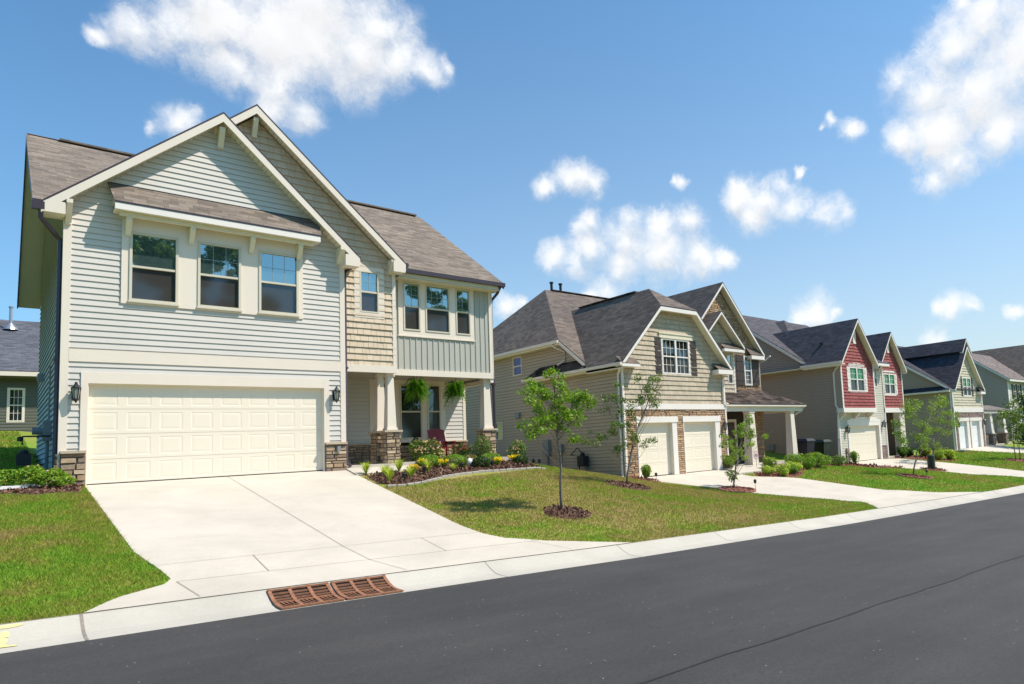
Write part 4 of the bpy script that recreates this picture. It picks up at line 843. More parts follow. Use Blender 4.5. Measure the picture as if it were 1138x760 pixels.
# porch
slabs(h2, [[(24.85, 20.25, 3.55), (31.7, 20.25, 3.55), (30.35, 22.28, 4.47), (24.85, 22.28, 4.47)], [(31.7, 20.25, 3.55), (31.7, 22.9, 3.55), (30.35, 22.9, 4.2), (30.35, 22.28, 4.47)]], m_roofB2, .05, 'porch_roof')
boxes(h2, 'porch_beam', m_trim, FY(20.5), [(24.85, 31.45, 3.18, 3.42, -.1, .12), (24.82, 31.72, 3.42, 3.54, .1, .24)]); boxes(h2, 'porch_beam', m_trim, FX(31.45, 1), [(20.5, 22.8, 3.18, 3.42, -.15, 0)])
mb = MB(); mb.box(24.85, 31.4, 20.5, 22.3, 3.40, 3.43); mb.build('porch_ceiling', m_soffit, h2)
downspout(h2, [(31.6, 20.35, 3.42), (31.5, 20.45, 3.2), (31.05, 20.6, 3.0)], m_trim, .05)
column(h2, 27.0, 20.62, .5, 0, 3.2, 0, .50, .38, None, m_trim); column(h2, 30.6, 20.62, .5, 0, 3.2, 0, .46, .32, None, m_trim)
mb = MB(); mb.box(24.8, 31.3, 20.4, 22.3, -.2, .52); mb.build('porch_floor', m_conc, h2)
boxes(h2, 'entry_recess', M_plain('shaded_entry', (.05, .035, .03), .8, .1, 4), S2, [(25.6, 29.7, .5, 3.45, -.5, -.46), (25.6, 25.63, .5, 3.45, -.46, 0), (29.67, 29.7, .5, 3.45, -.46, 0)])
mb = MB(); mb.pbox(S2, 27.3, 28.35, .52, 2.75, -.44, -.38); d2 = mb.build('front_door', M_plain('dark_red_door', (.07, .02, .018), .4, .1, 3), h2)
mb = MB(); mb.pbox(S2, 27.15, 27.3, .52, 2.9, -.46, -.34); mb.pbox(S2, 28.35, 28.5, .52, 2.9, -.46, -.34); mb.pbox(S2, 27.3, 28.35, 2.75, 2.9, -.46, -.34); mb.build('door_frame', m_trim, d2)
lantern(h2, A2, 24.5, 2.45, 1.3)
mb = MB(); mb.box(18.05, 18.25, 25.3, 25.75, 1.55, 2.25); mb.box(18.08, 18.25, 24.35, 24.7, 1.65, 2.0); mb.tube([(18.15, 25.5, 1.6), (18.15, 25.5, .7)], .05, 8); mb.tube([(18.18, 24.5, 1.7), (18.18, 24.5, .7)], .02, 6); mb.build('electric_meter', m_grey, h2)
boxes(h2, 'flood_light', m_grey, FX(18.58), [(28.2, 28.6, 3.4, 3.65, .02, .14)])
# ================================================================== HOUSE 3 (red shakes)
h3 = thing('house', (39, 21, .1), 'house with red shake gables, white arched window trim and a dark brown side wall', 'house', 'houses along the street')
A3 = FY(20.3); R3 = FY(19.88)
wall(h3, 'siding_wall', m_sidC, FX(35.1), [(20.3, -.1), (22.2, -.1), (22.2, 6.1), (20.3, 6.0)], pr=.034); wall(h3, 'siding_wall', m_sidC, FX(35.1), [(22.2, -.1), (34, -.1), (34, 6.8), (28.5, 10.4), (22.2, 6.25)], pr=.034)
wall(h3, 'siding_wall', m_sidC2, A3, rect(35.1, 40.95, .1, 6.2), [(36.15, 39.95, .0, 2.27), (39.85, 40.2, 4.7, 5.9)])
wall(h3, 'shake_wall', m_shakeC, R3, [(35.0, 3.3), (38.95, 3.3), (38.95, 5.85), (36.85, 8.42), (35.0, 6.15)], [(35.95, 37.75, 4.3, 5.78)], True, .19, 21)
boxes(h3, 'bay_side', m_sidC, FX(35.0), [(19.88, 20.3, 3.3, 6.1, -.03, 0)])
boxes(h3, 'trim_board', m_white, R3, [(34.96, 39.0, 3.06, 3.32, -.42, .05), (34.96, 35.1, 3.32, 6.1, 0, .035), (38.86, 38.97, 3.32, 6.1, 0, .035)])
for u in (35.25, 36.9, 38.6): bracket(h3, A3, u, 3.05, .38, .40, .16, m_trim)
gable(h3, 36.82, 2.22, 2.22, 8.70, 6.03, 19.5, 19.88, 25.8, m_roofC, m_white, .2, ret=.0, vl=22.2)
boxes(h3, 'gable_vent', m_white, R3, [(36.65, 36.98, 7.2, 8.0, .01, .06)])
window(h3, R3, 36.0, 37.72, 4.33, 5.76, n=2, smat=m_white, gu=(2, 2), up=m_upg, trim=.1, tmat=m_white, arch=True, head=.14, fr=.05)
shutter(h3, R3, 35.68, 35.92, 4.3, 5.78, m_white); shutter(h3, R3, 37.8, 38.06, 4.3, 5.78, m_white)
window(h3, A3, 39.85, 40.2, 4.7, 5.9, smat=m_white, gu=None, fr=.04, trim=.04, tmat=m_white)
slabs(h3, [[(38.9, 19.75, 6.2), (41.1, 19.75, 6.2), (41.1, 21.2, 7.0), (38.9, 21.2, 7.0)]], m_roofC, .05)
boxes(h3, 'eave_board', m_white, A3, [(38.9, 41.0, 6.0, 6.17, 0, .55)])
R3b = FY(20.28)
wall(h3, 'shake_wall', m_shakeC, R3b, [(40.92, 3.35), (43.68, 3.35), (43.68, 5.8), (41.97, 8.05), (40.92, 6.9)], [(41.1, 42.65, 4.25, 5.62)], True, .19, 22)
boxes(h3, 'trim_board', m_white, R3b, [(40.86, 43.74, 3.06, 3.36, -.3, .05), (40.86, 40.96, .1, 6.1, 0, .036), (43.60, 43.72, 3.36, 6.0, 0, .035)])
gable(h3, 41.95, 1.93, 1.93, 8.38, 5.92, 19.93, 20.28, 25.5, m_roofC, m_white, .2, ret=0)
boxes(h3, 'gable_vent', m_white, R3b, [(41.82, 42.1, 7.0, 7.7, .01, .06)])
window(h3, R3b, 41.12, 42.62, 4.27, 5.6, n=2, smat=m_white, gu=(2, 2), up=m_upg, trim=.1, tmat=m_white, arch=True, head=.12, fr=.05); shutter(h3, R3b, 42.7, 42.92, 4.25, 5.62, m_white)
garage(h3, A3, 36.2, 39.9, .11, 2.26, 6, m_door, .12)
boxes(h3, 'trim_board', m_white, A3, [(36.0, 36.2, .1, 2.5, 0, .05), (39.9, 40.12, .1, 2.5, 0, .05), (36.2, 39.9, 2.26, 2.5, 0, .048), (35.08, 35.2, .0, 6.0, 0, .03), (40.8, 40.9, .1, 3.1, .0, .03)])
mb = MB(); mb.ext([A3(38.05 + 2.15 * math.cos(math.pi * i / 14), .055, 2.5 + .3 * math.sin(math.pi * i / 14)) for i in range(15)], (0, .05, 0)); mb.build('arched_header', m_white, h3)
stonew(h3, FY(20.27), rect(35.62, 36.0, .05, .95), (), m_stoneC, seed=71); stonew(h3, FY(20.27), rect(40.12, 40.8, .05, .95), (), m_stoneC, seed=72)
lantern(h3, A3, 35.85, 2.05, 1.4); lantern(h3, A3, 40.45, 2.3, 1.4)
downspout(h3, [(35.0, 19.75, 6.0), (35.02, 20.2, 5.6), (35.0, 20.35, 5.4), (35.0, 20.35, 3.5), (34.95, 20.1, 3.2), (34.9, 20.2, 2.9), (34.95, 20.38, .2)], m_white, .055)
mb = MB(); mb.box(43.0, 43.72, 20.3, 20.75, .2, 3.08); mb.build('column', m_trim, h3)
wall(h3, 'porch_wall', m_sidC, FY(22.3), rect(40.9, 43.8, .1, 3.1)); wall(h3, 'porch_wall', m_sidC, FX(43.72, 1), rect(20.75, 30, .1, 5.9)); boxes(h3, 'porch_ceiling', m_soffit, A3, [(40.95, 43.7, 3.08, 3.1, -2, -.02)])
mb = MB(); mb.box(40.9, 43.9, 20.3, 22.3, -.2, .2); mb.build('porch_floor', m_conc, h3)
sl3 = lambda y: 6.35 + (10.5 - 6.35) / 6.3 * (y - 22.2)
slabs(h3, [[(34.75, 22.0, sl3(22.0)), (43.6, 22.0, sl3(22.0)), (43.6, 24.5, sl3(24.5)), (45.5, 24.5, sl3(24.5)), (45.5, 28.5, 10.5), (34.75, 28.5, 10.5)], [(34.75, 28.5, 10.5), (45.5, 28.5, 10.5), (45.5, 35, 6.3), (34.75, 35, 6.3)]], m_roofC)
rake(h3, [((34.75, 22.0, sl3(22.0)), (34.75, 28.5, 10.5))], m_trim, .2, .03, (-1, 0, 0)); boxes(h3, 'gutter', m_trim, FX(34.62), [(19.55, 22.3, 5.88, 6.02, -.02, .1)]); boxes(h3, 'eave_board', m_soffit, FX(35.1), [(19.6, 34, 5.84, 5.9, 0, .48)])
slabs(h3, [[(35.6, 23.2, 6.9), (40.6, 27.3, 10.25), (40.6, 29, 10.25), (35.6, 29, 6.9)], [(35.6, 23.2, 6.9), (44.6, 23.2, 6.9), (40.6, 27.3, 10.25)], [(44.6, 23.2, 6.9), (44.6, 29, 6.9), (40.6, 29, 10.25), (40.6, 27.3, 10.25)]], m_roofC)
pipe_vent(h3, 35.6, 21.4, 7.1, .3, .07)
mb = MB(); mb.box(34.92, 35.1, 26.2, 26.6, 1.5, 2.1); mb.tube([(35.0, 26.4, 1.5), (35.0, 26.4, .5)], .04, 8); mb.box(34.95, 35.1, 24.9, 25.3, 1.0, 1.4); mb.build('electric_meter', m_grey, h3)
# ================================================================== HOUSE 4
h4 = thing('house', (55, 21, .17), 'straw shake house with steep front gable, black shutters and two white garage doors', 'house', 'houses along the street')
A4 = FY(20.3)
wall(h4, 'siding_wall', m_sidD, FX(52.1), rect(20.3, 33, -.1, 4.8), pr=.034); wall(h4, 'siding_wall', m_sidD, FX(52.35), [(20.4, 4.8), (33, 4.8), (33, 7.0), (27.5, 9.6), (20.4, 5.0)], pr=.034)
wall(h4, 'shake_wall', m_shakeD, A4, [(52.1, 3.38), (58.25, 3.38), (58.25, 4.65), (55.15, 8.05), (52.1, 4.65)], [(54.42, 56.1, 4.34, 5.8)], True, .21, 31)
stonew(h4, A4, rect(52.1, 58.25, .1, 3.04), [(52.72, 54.98, .1, 2.58), (55.2, 57.72, .1, 2.58)], m_stoneC, seed=81, rh=(.07, .13), rw=(.2, .5))
boxes(h4, 'trim_board', m_white, A4, [(52.06, 58.3, 3.03, 3.4, 0, .07), (52.06, 52.2, .1, 4.8, -.02, .06), (58.15, 58.28, .1, 4.7, -.02, .06), (52.7, 55.02, 2.34, 2.6, 0, .075), (55.16, 57.75, 2.34, 2.6, 0, .075), (54.5, 54.98, .17, 2.34, -.1, .05), (55.2, 55.5, .17, 2.34, -.1, .05), (57.16, 57.72, .17, 2.34, -.1, .05), (52.72, 52.84, .17, 2.34, -.1, .05)])
garage(h4, A4, 52.84, 54.5, .17, 2.34, 3, m_doorw, .12); garage(h4, A4, 55.5, 57.16, .17, 2.34, 3, m_doorw, .12)
gable(h4, 55.12, 3.14, 3.14, 8.35, 4.85, 19.92, 20.3, 26, m_roofD, m_white, .24, ret=0, vl=20.4)
mb = MB(); mb.ext([(57.2, 19.92, 4.73), (58.26, 19.92, 4.73), (58.26, 20.3, 5.1), (57.2, 20.3, 5.1)], (0, 0, .03)); mb.build('return_roof', m_roofD, h4); boxes(h4, 'eave_return', m_white, A4, [(57.2, 58.26, 4.5, 4.7, 0, .37)])
gable(h4, 55.25, .95, .95, 8.95, 7.88, 20.0, 20.2, 26.7, m_roofD, m_white, .2, ret=0, left=False)
window(h4, A4, 54.42, 56.1, 4.34, 5.8, n=2, smat=m_white, gu=(2, 2), up=m_upg, fr=.06, trim=.05, tmat=m_white); shutter(h4, A4, 54.0, 54.34, 4.3, 5.82, m_shutk); shutter(h4, A4, 56.18, 56.52, 4.3, 5.82, m_shutk)
sl4 = lambda y: 4.88 + .63 * (y - 20.2)
slabs(h4, [[(52.0, 20.2, 4.88), (57.5, 20.2, 4.88), (57.5, 28, sl4(28)), (52.0, 28, sl4(28))], [(52, 28, sl4(28)), (62.5, 28, sl4(28)), (62.5, 34, 6), (52, 34, 6)]], m_roofD)
slabs(h4, [[(57, 24.2, sl4(24.2)), (62.5, 24.2, sl4(24.2)), (62.5, 28, sl4(28)), (57, 28, sl4(28))]], m_roofD)
rake(h4, [((52.0, 20.2, 4.88), (52.0, 28, sl4(28)))], m_white, .2, .03, (-1, 0, 0))
slabs(h4, [[(51.75, 20.4, 4.78), (51.75, 33, 4.78), (52.35, 33, 5.15), (52.35, 20.4, 5.15)]], m_roofD, .04, 'pent_roof'); boxes(h4, 'gutter', m_white, FX(51.75), [(20.3, 33, 4.62, 4.75, -.05, .08)])
lantern(h4, A4, 52.5, 2.1, 1.5); lantern(h4, A4, 57.95, 2.2, 1.5)
downspout(h4, [(51.95, 20.1, 4.7), (52.02, 20.38, 4.5), (52.02, 20.38, .2), (51.8, 20.1, .1)], m_white, .055)
slabs(h4, [[(58.3, 20.1, 3.2), (64.9, 20.1, 3.2), (64.9, 22, 3.75), (58.3, 22, 3.75)]], m_roofE, .05, 'porch_roof'); boxes(h4, 'porch_beam', m_white, FY(20.3), [(58.3, 64.9, 2.93, 3.16, -.1, .12)])
column(h4, 60.15, 20.55, .3, 1.15, 2.95, .75, .62, .44, m_stoneC, m_white, seed=91); column(h4, 63.3, 20.55, .3, 1.15, 2.95, .75, .62, .44, m_stoneC, m_white, seed=95)
wall(h4, 'porch_wall', m_sidD, FY(22), rect(58.25, 64.6, .2, 3.2)); mb = MB(); mb.box(58.3, 64.9, 20.3, 22, -.2, .3); mb.build('porch_floor', m_conc, h4)
mb = MB(); mb.box(61.2, 62.2, 21.93, 21.97, .3, 2.4); mb.build('front_door', m_shut, h4)
stonew(h4, FY(20.25), rect(58.32, 58.85, .2, 1.1), (), m_stoneC, seed=99)
# ================================================================== HOUSE 5
h5 = thing('house', (76, 23, .1), 'farthest ivory and warm grey house at the right edge with black shuttered pair of windows', 'house', 'houses along the street')
A5 = FY(22)
wall(h5, 'siding_wall', m_sidE, FX(70.4), [(22, -.2), (36, -.2), (31, 6.3), (26.4, 9.4), (22, 6.4)], pr=.034); wall(h5, 'siding_wall', m_sidE2, A5, rect(70.4, 84, -.2, 6.3), [(71.5, 74.4, 4.4, 5.95)])
boxes(h5, 'trim_board', m_white, A5, [(70.38, 70.75, -.2, 6.3, 0, .04)])
window(h5, A5, 72.0, 72.7, 4.45, 5.9, smat=m_white, gu=(2, 2), fr=.06, up=m_dk); window(h5, A5, 73.3, 74.0, 4.45, 5.9, smat=m_white, gu=(2, 2), fr=.06, up=m_dk)
boxes(h5, 'trim_board', m_sidE2, A5, [(71.5, 72.0, 4.4, 5.95, -.03, 0), (72.7, 73.3, 4.4, 5.95, -.03, 0), (74.0, 74.4, 4.4, 5.95, -.03, 0), (72.0, 72.7, 4.4, 4.45, -.03, .0), (73.3, 74.0, 4.4, 4.45, -.03, .0), (72.0, 72.7, 5.9, 5.95, -.03, .0), (73.3, 74.0, 5.9, 5.95, -.03, .0)])
for a in (71.5, 72.75, 74.05): shutter(h5, A5, a, a + .45, 4.4, 5.92, m_shutk)
window(h5, A5, 72.0, 73.4, 1.2, 2.9, n=2, smat=m_white, gu=(2, 2), fr=.06, up=m_dk, trim=.08, tmat=m_white)
slabs(h5, [[(70.0, 21.6, 6.35), (86, 21.6, 6.35), (86, 26.4, 9.72), (70.0, 26.4, 9.72)], [(70, 26.4, 9.72), (86, 26.4, 9.72), (86, 31.5, 6.4), (70, 31.5, 6.4)]], m_roofE)
rake(h5, [((70.0, 21.6, 6.35), (70.0, 26.4, 9.72))], m_white, .22, .03, (-1, 0, 0)); boxes(h5, 'gutter', m_white, A5, [(70.0, 84, 6.12, 6.3, .3, .42)])
gable(h5, 80.5, 4.6, 4.6, 10.6, 6.35, 19.6, 20, 29, m_roofB, m_white, .24, ret=0)
wall(h5, 'siding_wall', m_sidE2, FY(20), [(76.2, -.2), (84.8, -.2), (84.8, 6.2), (80.5, 10.2), (76.2, 6.2)]); wall(h5, 'siding_wall', m_sidE, FX(76.2), rect(20, 22, -.2, 6.3), pr=.034)
# ================================================================== HOUSE behind (left)
h6 = thing('house', (0, 44, 3.9), 'low olive house with slate grey roof seen past the left edge of the near house', 'house')
wall(h6, 'siding_wall', m_sidF, FY(44), rect(-12, 9, 3.7, 6.5), [(.66, 1.18, 4.4, 5.95), (-.75, -.15, 4.4, 5.95)])
window(h6, FY(44), .6 + .06, 1.18, 4.4, 5.95, smat=m_trim, gu=(3, 2), gl=(3, 2), up=m_dk, lo=m_dk, fr=.05, trim=.05, tmat=m_trim); window(h6, FY(44), -.75, .12, 4.4, 5.95, smat=m_trim, gu=(3, 2), gl=(3, 2), up=m_dk, lo=m_dk, fr=.05, trim=.05, tmat=m_trim)
slabs(h6, [[(-12.5, 43.4, 6.75), (9.5, 43.4, 6.75), (9.5, 50, 10.25), (-12.5, 50, 10.25)], [(-12.5, 50, 10.25), (9.5, 50, 10.25), (9.5, 56.6, 6.75), (-12.5, 56.6, 6.75)]], m_roofF)
boxes(h6, 'gutter', m_trim, FY(43.4), [(-12.5, 9.5, 6.5, 6.7, 0, .12)]); boxes(h6, 'soffit', m_sidF, FY(44), [(-12.5, 9.5, 6.44, 6.5, 0, .62)])
wall(h6, 'siding_wall', m_sidF, FX(9, 1), [(44, 3.7), (56, 3.7), (56, 6.7), (50, 9.9), (44, 6.7)]); wall(h6, 'siding_wall', m_sidF, FX(-12), [(44, 3.7), (56, 3.7), (56, 6.7), (50, 9.9), (44, 6.7)])
mb = MB(); mb.lathe((.72, 48.6, 9.5), [(.32, .0), (.28, .08), (.07, .35), (.07, 1.15), (.1, 1.18), (.1, 1.25), (.02, 1.25)], 12); mb.build('flue_pipe', m_zinc, h6)
# ================================================================== plants
def leafmesh(centers, n, size, rnd, flat=.4, spread=None, shape='leaf', shell=0.0):
    """n leaf quads scattered in the blobs centers=[(x,y,z,rx,ry,rz)]"""
    C = np.array(centers, float); vol = (C[:, 3] * C[:, 4] * C[:, 5]) ** (2 / 3); idx = rnd.choice(len(C), n, p=vol / vol.sum()); c = C[idx]
    d = rnd.normal(size=(n, 3)); d /= np.linalg.norm(d, axis=1)[:, None]; r = rnd.random(n) ** (1 / 3.); r = shell + (1 - shell) * r
    p = c[:, :3] + d * r[:, None] * c[:, 3:6]
    nn = d * .6 + rnd.normal(size=(n, 3)) * .7 + np.array([0, 0, flat]); nn /= np.linalg.norm(nn, axis=1)[:, None]
    t = np.cross(nn, rnd.normal(size=(n, 3))); t /= np.linalg.norm(t, axis=1)[:, None]; b = np.cross(nn, t)
    s = size * rnd.uniform(.6, 1.3, n)[:, None]
    v = np.stack([p - t * s * .6, p - b * s * .3 + nn * s * .08, p + t * s * .6, p + b * s * .3 + nn * s * .08], 1).reshape(-1, 3)
    return v
def quads(name, v, mat, parent=None, org=None, k=4):
    o0 = ORG[parent.name] if parent else Vector(org or (0, 0, 0)); v = v - np.array(o0); n = len(v) // k
    me = bpy.data.meshes.new(name); me.vertices.add(len(v)); me.vertices.foreach_set('co', v.astype(np.float32).ravel()); me.loops.add(n * k); me.loops.foreach_set('vertex_index', np.arange(n * k, dtype=np.int32))
    me.polygons.add(n); me.polygons.foreach_set('loop_start', np.arange(0, n * k, k, dtype=np.int32)); me.polygons.foreach_set('loop_total', np.full(n, k, np.int32)); me.update(calc_edges=True)
    me.materials.append(mat); o = bpy.data.objects.new(name, me); link(o)
    if parent: o.parent = parent
    elif org: o.location = org
    ORG[o.name] = o0; return o
def sapling(name, base, cl, mat, label, seed, r=.22, dens=95, ls=.085, tr=.035, jy=.35, fork=None):
    rnd = np.random.default_rng(seed); base = [base[0], base[1], g(base[0], base[1])]; t = thing('young_tree', base, label, 'tree', 'young street trees'); B = Vector(base)
    cl = [Vector((c[0], base[1] + float(rnd.uniform(-jy, jy)), c[2])) for c in cl]; top = max(cl, key=lambda c: c.z); zt = top.z
    # leader follows the trunk line
    lead = []; xs = sum(c.x for c in cl) / len(cl); k = 9
    for i in range(k + 1):
        f = i / k; z = B.z - .05 + (zt - B.z) * f; lead.append(Vector((B.x + (top.x - B.x) * f ** 1.7 + float(rnd.normal() * .018), B.y + (top.y - B.y) * f ** 1.7 + float(rnd.normal() * .018), z)))
    mb = MB(); mb.tube(lead, [tr * (1 - .8 * i / k) + .006 for i in range(k + 1)], 8); mb.build('trunk', m_bark, t, smooth=True, uv=False)
    br = MB()
    for c in cl:
        za = max(B.z + (zt - B.z) * .18, c.z - abs(c.x - B.x) * .75 - .22); f = min(.97, (za - B.z) / (zt - B.z)); i = int(f * k); a = lead[i].lerp(lead[min(k, i + 1)], f * k - i)
        m = (a + c) / 2 + Vector((float(rnd.normal() * .05), float(rnd.normal() * .05), -.05)); rr = tr * .38 * (1 - f * .6)
        br.tube([a, m, c], [rr, rr * .65, .004], 5)
        for _ in range(6):
            e = c + Vector(tuple(rnd.normal(size=3) * r * .8)); br.tube([m.lerp(c, .6), (c + e) / 2, e], [rr * .4, .004, .002], 4)
    br.build('branches', m_bark, t, smooth=True, uv=False)
    bl = []
    for c in cl:
        for _ in range(4): o = rnd.normal(size=3) * r * .45; q = r * float(rnd.uniform(.38, .75)); bl.append((c.x + o[0], c.y + o[1], c.z + o[2] * .8, q, q, q * .75))
    quads('foliage', leafmesh(bl, dens * len(cl), ls, rnd), mat, t); return t
TREE_A = {'base': [10.1, 13.66, 0.25], 'cl': [[10.0, 13.66, 3.62], [9.46, 13.66, 3.36], [9.3, 13.66, 3.2], [9.78, 13.66, 3.32], [10.76, 13.66, 3.13], [11.04, 13.66, 2.97], [10.33, 13.66, 3.17], [10.14, 13.66, 3.42], [9.59, 13.66, 3.2], [9.24, 13.66, 3.0], [9.65, 13.66, 2.78], [10.06, 13.66, 2.9], [10.49, 13.66, 2.94], [10.68, 13.66, 2.85], [10.22, 13.66, 2.67], [10.04, 13.66, 2.49], [10.41, 13.66, 2.51], [9.61, 13.66, 2.49], [9.5, 13.66, 2.36], [9.11, 13.66, 2.31], [9.31, 13.66, 2.35], [10.33, 13.66, 2.08], [9.88, 13.66, 3.07], [10.9, 13.66, 3.06], [9.83, 13.66, 2.65], [10.15, 13.66, 3.05], [10.56, 13.66, 2.71]]}
TREE_B = {'base': [14.95, 16.6, 0.46], 'cl': [[14.68, 16.6, 3.35], [14.45, 16.6, 3.35], [15.11, 16.6, 3.75], [15.45, 16.6, 3.94], [16.17, 16.6, 3.84], [16.85, 16.6, 4.11], [16.42, 16.6, 3.72], [16.08, 16.6, 3.9], [15.65, 16.6, 3.18], [14.9, 16.6, 2.93], [15.29, 16.6, 2.75], [14.55, 16.6, 2.46], [15.17, 16.6, 2.09], [15.8, 16.6, 1.89], [16.01, 16.6, 1.85], [15.07, 16.6, 1.79], [14.9, 16.6, 1.68], [16.65, 16.6, 3.12], [15.58, 16.6, 3.42], [15.15, 16.6, 3.17], [14.22, 16.6, 3.4], [14.16, 16.6, 3.02], [13.92, 16.6, 2.18], [13.57, 16.6, 1.96], [14.36, 16.6, 2.61], [14.66, 16.6, 2.25], [15.07, 16.6, 2.48], [16.44, 16.6, 3.34], [15.81, 16.6, 3.58]]}
TREE_C = {'base': [19.86, 16.07, -0.06], 'cl': [[20.61, 16.07, 2.57], [20.14, 16.07, 2.27], [20.69, 16.07, 2.22], [19.67, 16.07, 1.87], [19.18, 16.07, 1.75], [20.38, 16.07, 1.92], [21.17, 16.07, 1.89], [21.7, 16.07, 1.88], [20.08, 16.07, 1.65], [20.69, 16.07, 1.63], [19.74, 16.07, 1.46], [20.32, 16.07, 1.33], [19.86, 16.07, 1.12], [20.64, 16.07, 1.15], [19.92, 16.07, 0.54], [20.18, 16.07, 0.42], [19.38, 16.07, 1.04], [21.02, 16.07, 2.14]]}
TREE_D = {'base': [32.39, 14.79, -0.48], 'cl': [[34.05, 14.79, 3.23], [32.33, 14.79, 2.99], [33.13, 14.79, 2.9], [34.82, 14.79, 3.24], [32.96, 14.79, 2.54], [33.49, 14.79, 2.03], [32.31, 14.79, 1.78], [32.89, 14.79, 1.64], [32.03, 14.79, 1.39], [33.36, 14.79, 1.35], [32.7, 14.79, 1.15], [34.32, 14.79, 1.83], [33.95, 14.79, 1.1], [31.88, 14.79, 2.19]]}
TREE_E = {'base': [40.09, 17.08, -0.33], 'cl': [[42.99, 17.08, 3.83], [43.31, 17.08, 3.31], [41.8, 17.08, 3.47], [43.46, 17.08, 2.68], [42.33, 17.08, 2.68], [40.64, 17.08, 3.02], [41.04, 17.08, 2.41], [41.93, 17.08, 2.12], [43.35, 17.08, 2.22], [40.66, 17.08, 1.82], [40.74, 17.08, 0.94], [40.41, 17.08, 0.62], [41.55, 17.08, 1.63], [39.9, 17.08, 1.29], [42.57, 17.08, 3.19], [41.55, 17.08, 2.91]]}
TREE_F = {'base': [49.11, 15.29, -0.61], 'cl': [[49.75, 15.29, 3.2], [50.18, 15.29, 2.77], [47.42, 15.29, 2.59], [48.33, 15.29, 2.71], [47.69, 15.29, 2.29], [49.8, 15.29, 2.09], [49.6, 15.29, 1.41], [49.28, 15.29, 0.93], [48.79, 15.29, 1.8], [48.56, 15.29, 2.22]]}
TREE_G = {'base': [49.86, 15.21, -0.63], 'cl': [[50.41, 15.21, 2.51], [50.02, 15.21, 1.83], [51.11, 15.21, 2.25], [50.64, 15.21, 1.32], [51.17, 15.21, 1.81], [50.72, 15.21, 2.89]]}
sapling('t', TREE_A['base'], TREE_A['cl'], m_leafA, 'young tree with dense bright green crown in the lawn beside the near driveway', 1, .25, 220, .064, .034)
sapling('t', TREE_B['base'], TREE_B['cl'], m_leafB, 'thin sparse tree with olive leaves in front of the taupe house corner', 2, .24, 120, .065, .034)
sapling('t', TREE_C['base'], TREE_C['cl'], m_leafC, 'small leafy sapling in a red brick ring beside the second driveway', 3, .24, 170, .068, .03)
sapling('t', TREE_D['base'], TREE_D['cl'], m_leafC, 'young tree in a brick ring on the lawn before the red house', 4, .42, 200, .08, .036, .5)
sapling('t', TREE_E['base'], TREE_E['cl'], m_leafC, 'airy young tree growing behind the dark utility pedestal', 5, .42, 175, .085, .036, .5)
sapling('t', TREE_F['base'], TREE_F['cl'], m_leafB, 'thin tree in the red mulch ring by the farthest driveway, left one of the pair', 6, .42, 110, .12, .03, .4)
sapling('t', TREE_G['base'], TREE_G['cl'], m_leafB, 'thin tree in the red mulch ring by the farthest driveway, right one of the pair', 7, .42, 110, .12, .03, .4)
def chips(name, poly_or_ring, n, mat, bmat, lift=.03, size=.05, seed=3, label=None):
    rnd = np.random.default_rng(seed)
    if len(poly_or_ring) == 3 and not hasattr(poly_or_ring[0], '__len__'):
        cx, cy, r = poly_or_ring; poly = [(cx + r * (1 + .06 * math.sin(3 * a + seed)) * math.cos(a), cy + r * (1 + .06 * math.cos(2 * a + seed)) * math.sin(a)) for a in [i * math.pi / 12 for i in range(24)]]
    else: poly = poly_or_ring; cx = sum(p[0] for p in poly) / len(poly); cy = sum(p[1] for p in poly) / len(poly); r = None
    hump = (lambda x, y: .07 * max(0, 1 - math.hypot(x - cx, y - cy) / r)) if r else (lambda x, y: 0)
    x0, x1, y0, y1 = min(p[0] for p in poly), max(p[0] for p in poly), min(p[1] for p in poly), max(p[1] for p in poly)
    mb = MB(); px, py = cx, cy; N_ = len(poly)                       # fan base, subdivided
    for i in range(N_):
        a, b = poly[i], poly[(i + 1) % N_]
        for q in range(6):
            f0, f1 = q / 6, (q + 1) / 6; P4 = []
            for f, e in ((f0, a), (f1, a), (f1, b), (f0, b)): x, y = cx + (e[0] - cx) * f, cy + (e[1] - cy) * f; P4.append((x, y, g(x, y) + lift * (1.0 if f < .99 else -.3) + hump(x, y)))
            mb.face(P4 if q else P4[1:] , 0)
    vs = []; k = 0
    while k < n:
        x, y = float(rnd.uniform(x0, x1)), float(rnd.uniform(y0, y1))
        if not inpoly(x, y, poly): continue
        k += 1; z = g(x, y) + lift + .006 + hump(x, y); a = float(rnd.uniform(0, math.pi)); l = size * float(rnd.uniform(.4, 1)); w = l * float(rnd.uniform(.25, .6)); ux, uy = math.cos(a) * l / 2, math.sin(a) * l / 2; wx, wy = -math.sin(a) * w / 2, math.cos(a) * w / 2; t1, t2 = rnd.normal(size=2) * l * .25
        z += abs(t1) + abs(t2)
        vs += [(x - ux - wx, y - uy - wy, z - t1 - t2), (x + ux - wx, y + uy - wy, z + t1 - t2), (x + ux + wx, y + uy + wy, z + t1 + t2), (x - ux + wx, y - uy + wy, z - t1 + t2)]
    b = len(mb.V); mb.V += vs; mb.F += [(b + 4 * i, b + 4 * i + 1, b + 4 * i + 2, b + 4 * i + 3) for i in range(n)]; mb.M += [1] * n
    return tag(mb.build(name, [bmat, mat], uv=False), label or 'bark mulch', 'mulch', kind='stuff')
def inpoly(x, y, p):
    c = False; j = len(p) - 1
    for i in range(len(p)):
        if (p[i][1] > y) != (p[j][1] > y) and x < (p[j][0] - p[i][0]) * (y - p[i][1]) / (p[j][1] - p[i][1]) + p[i][0]: c = not c
        j = i
    return c
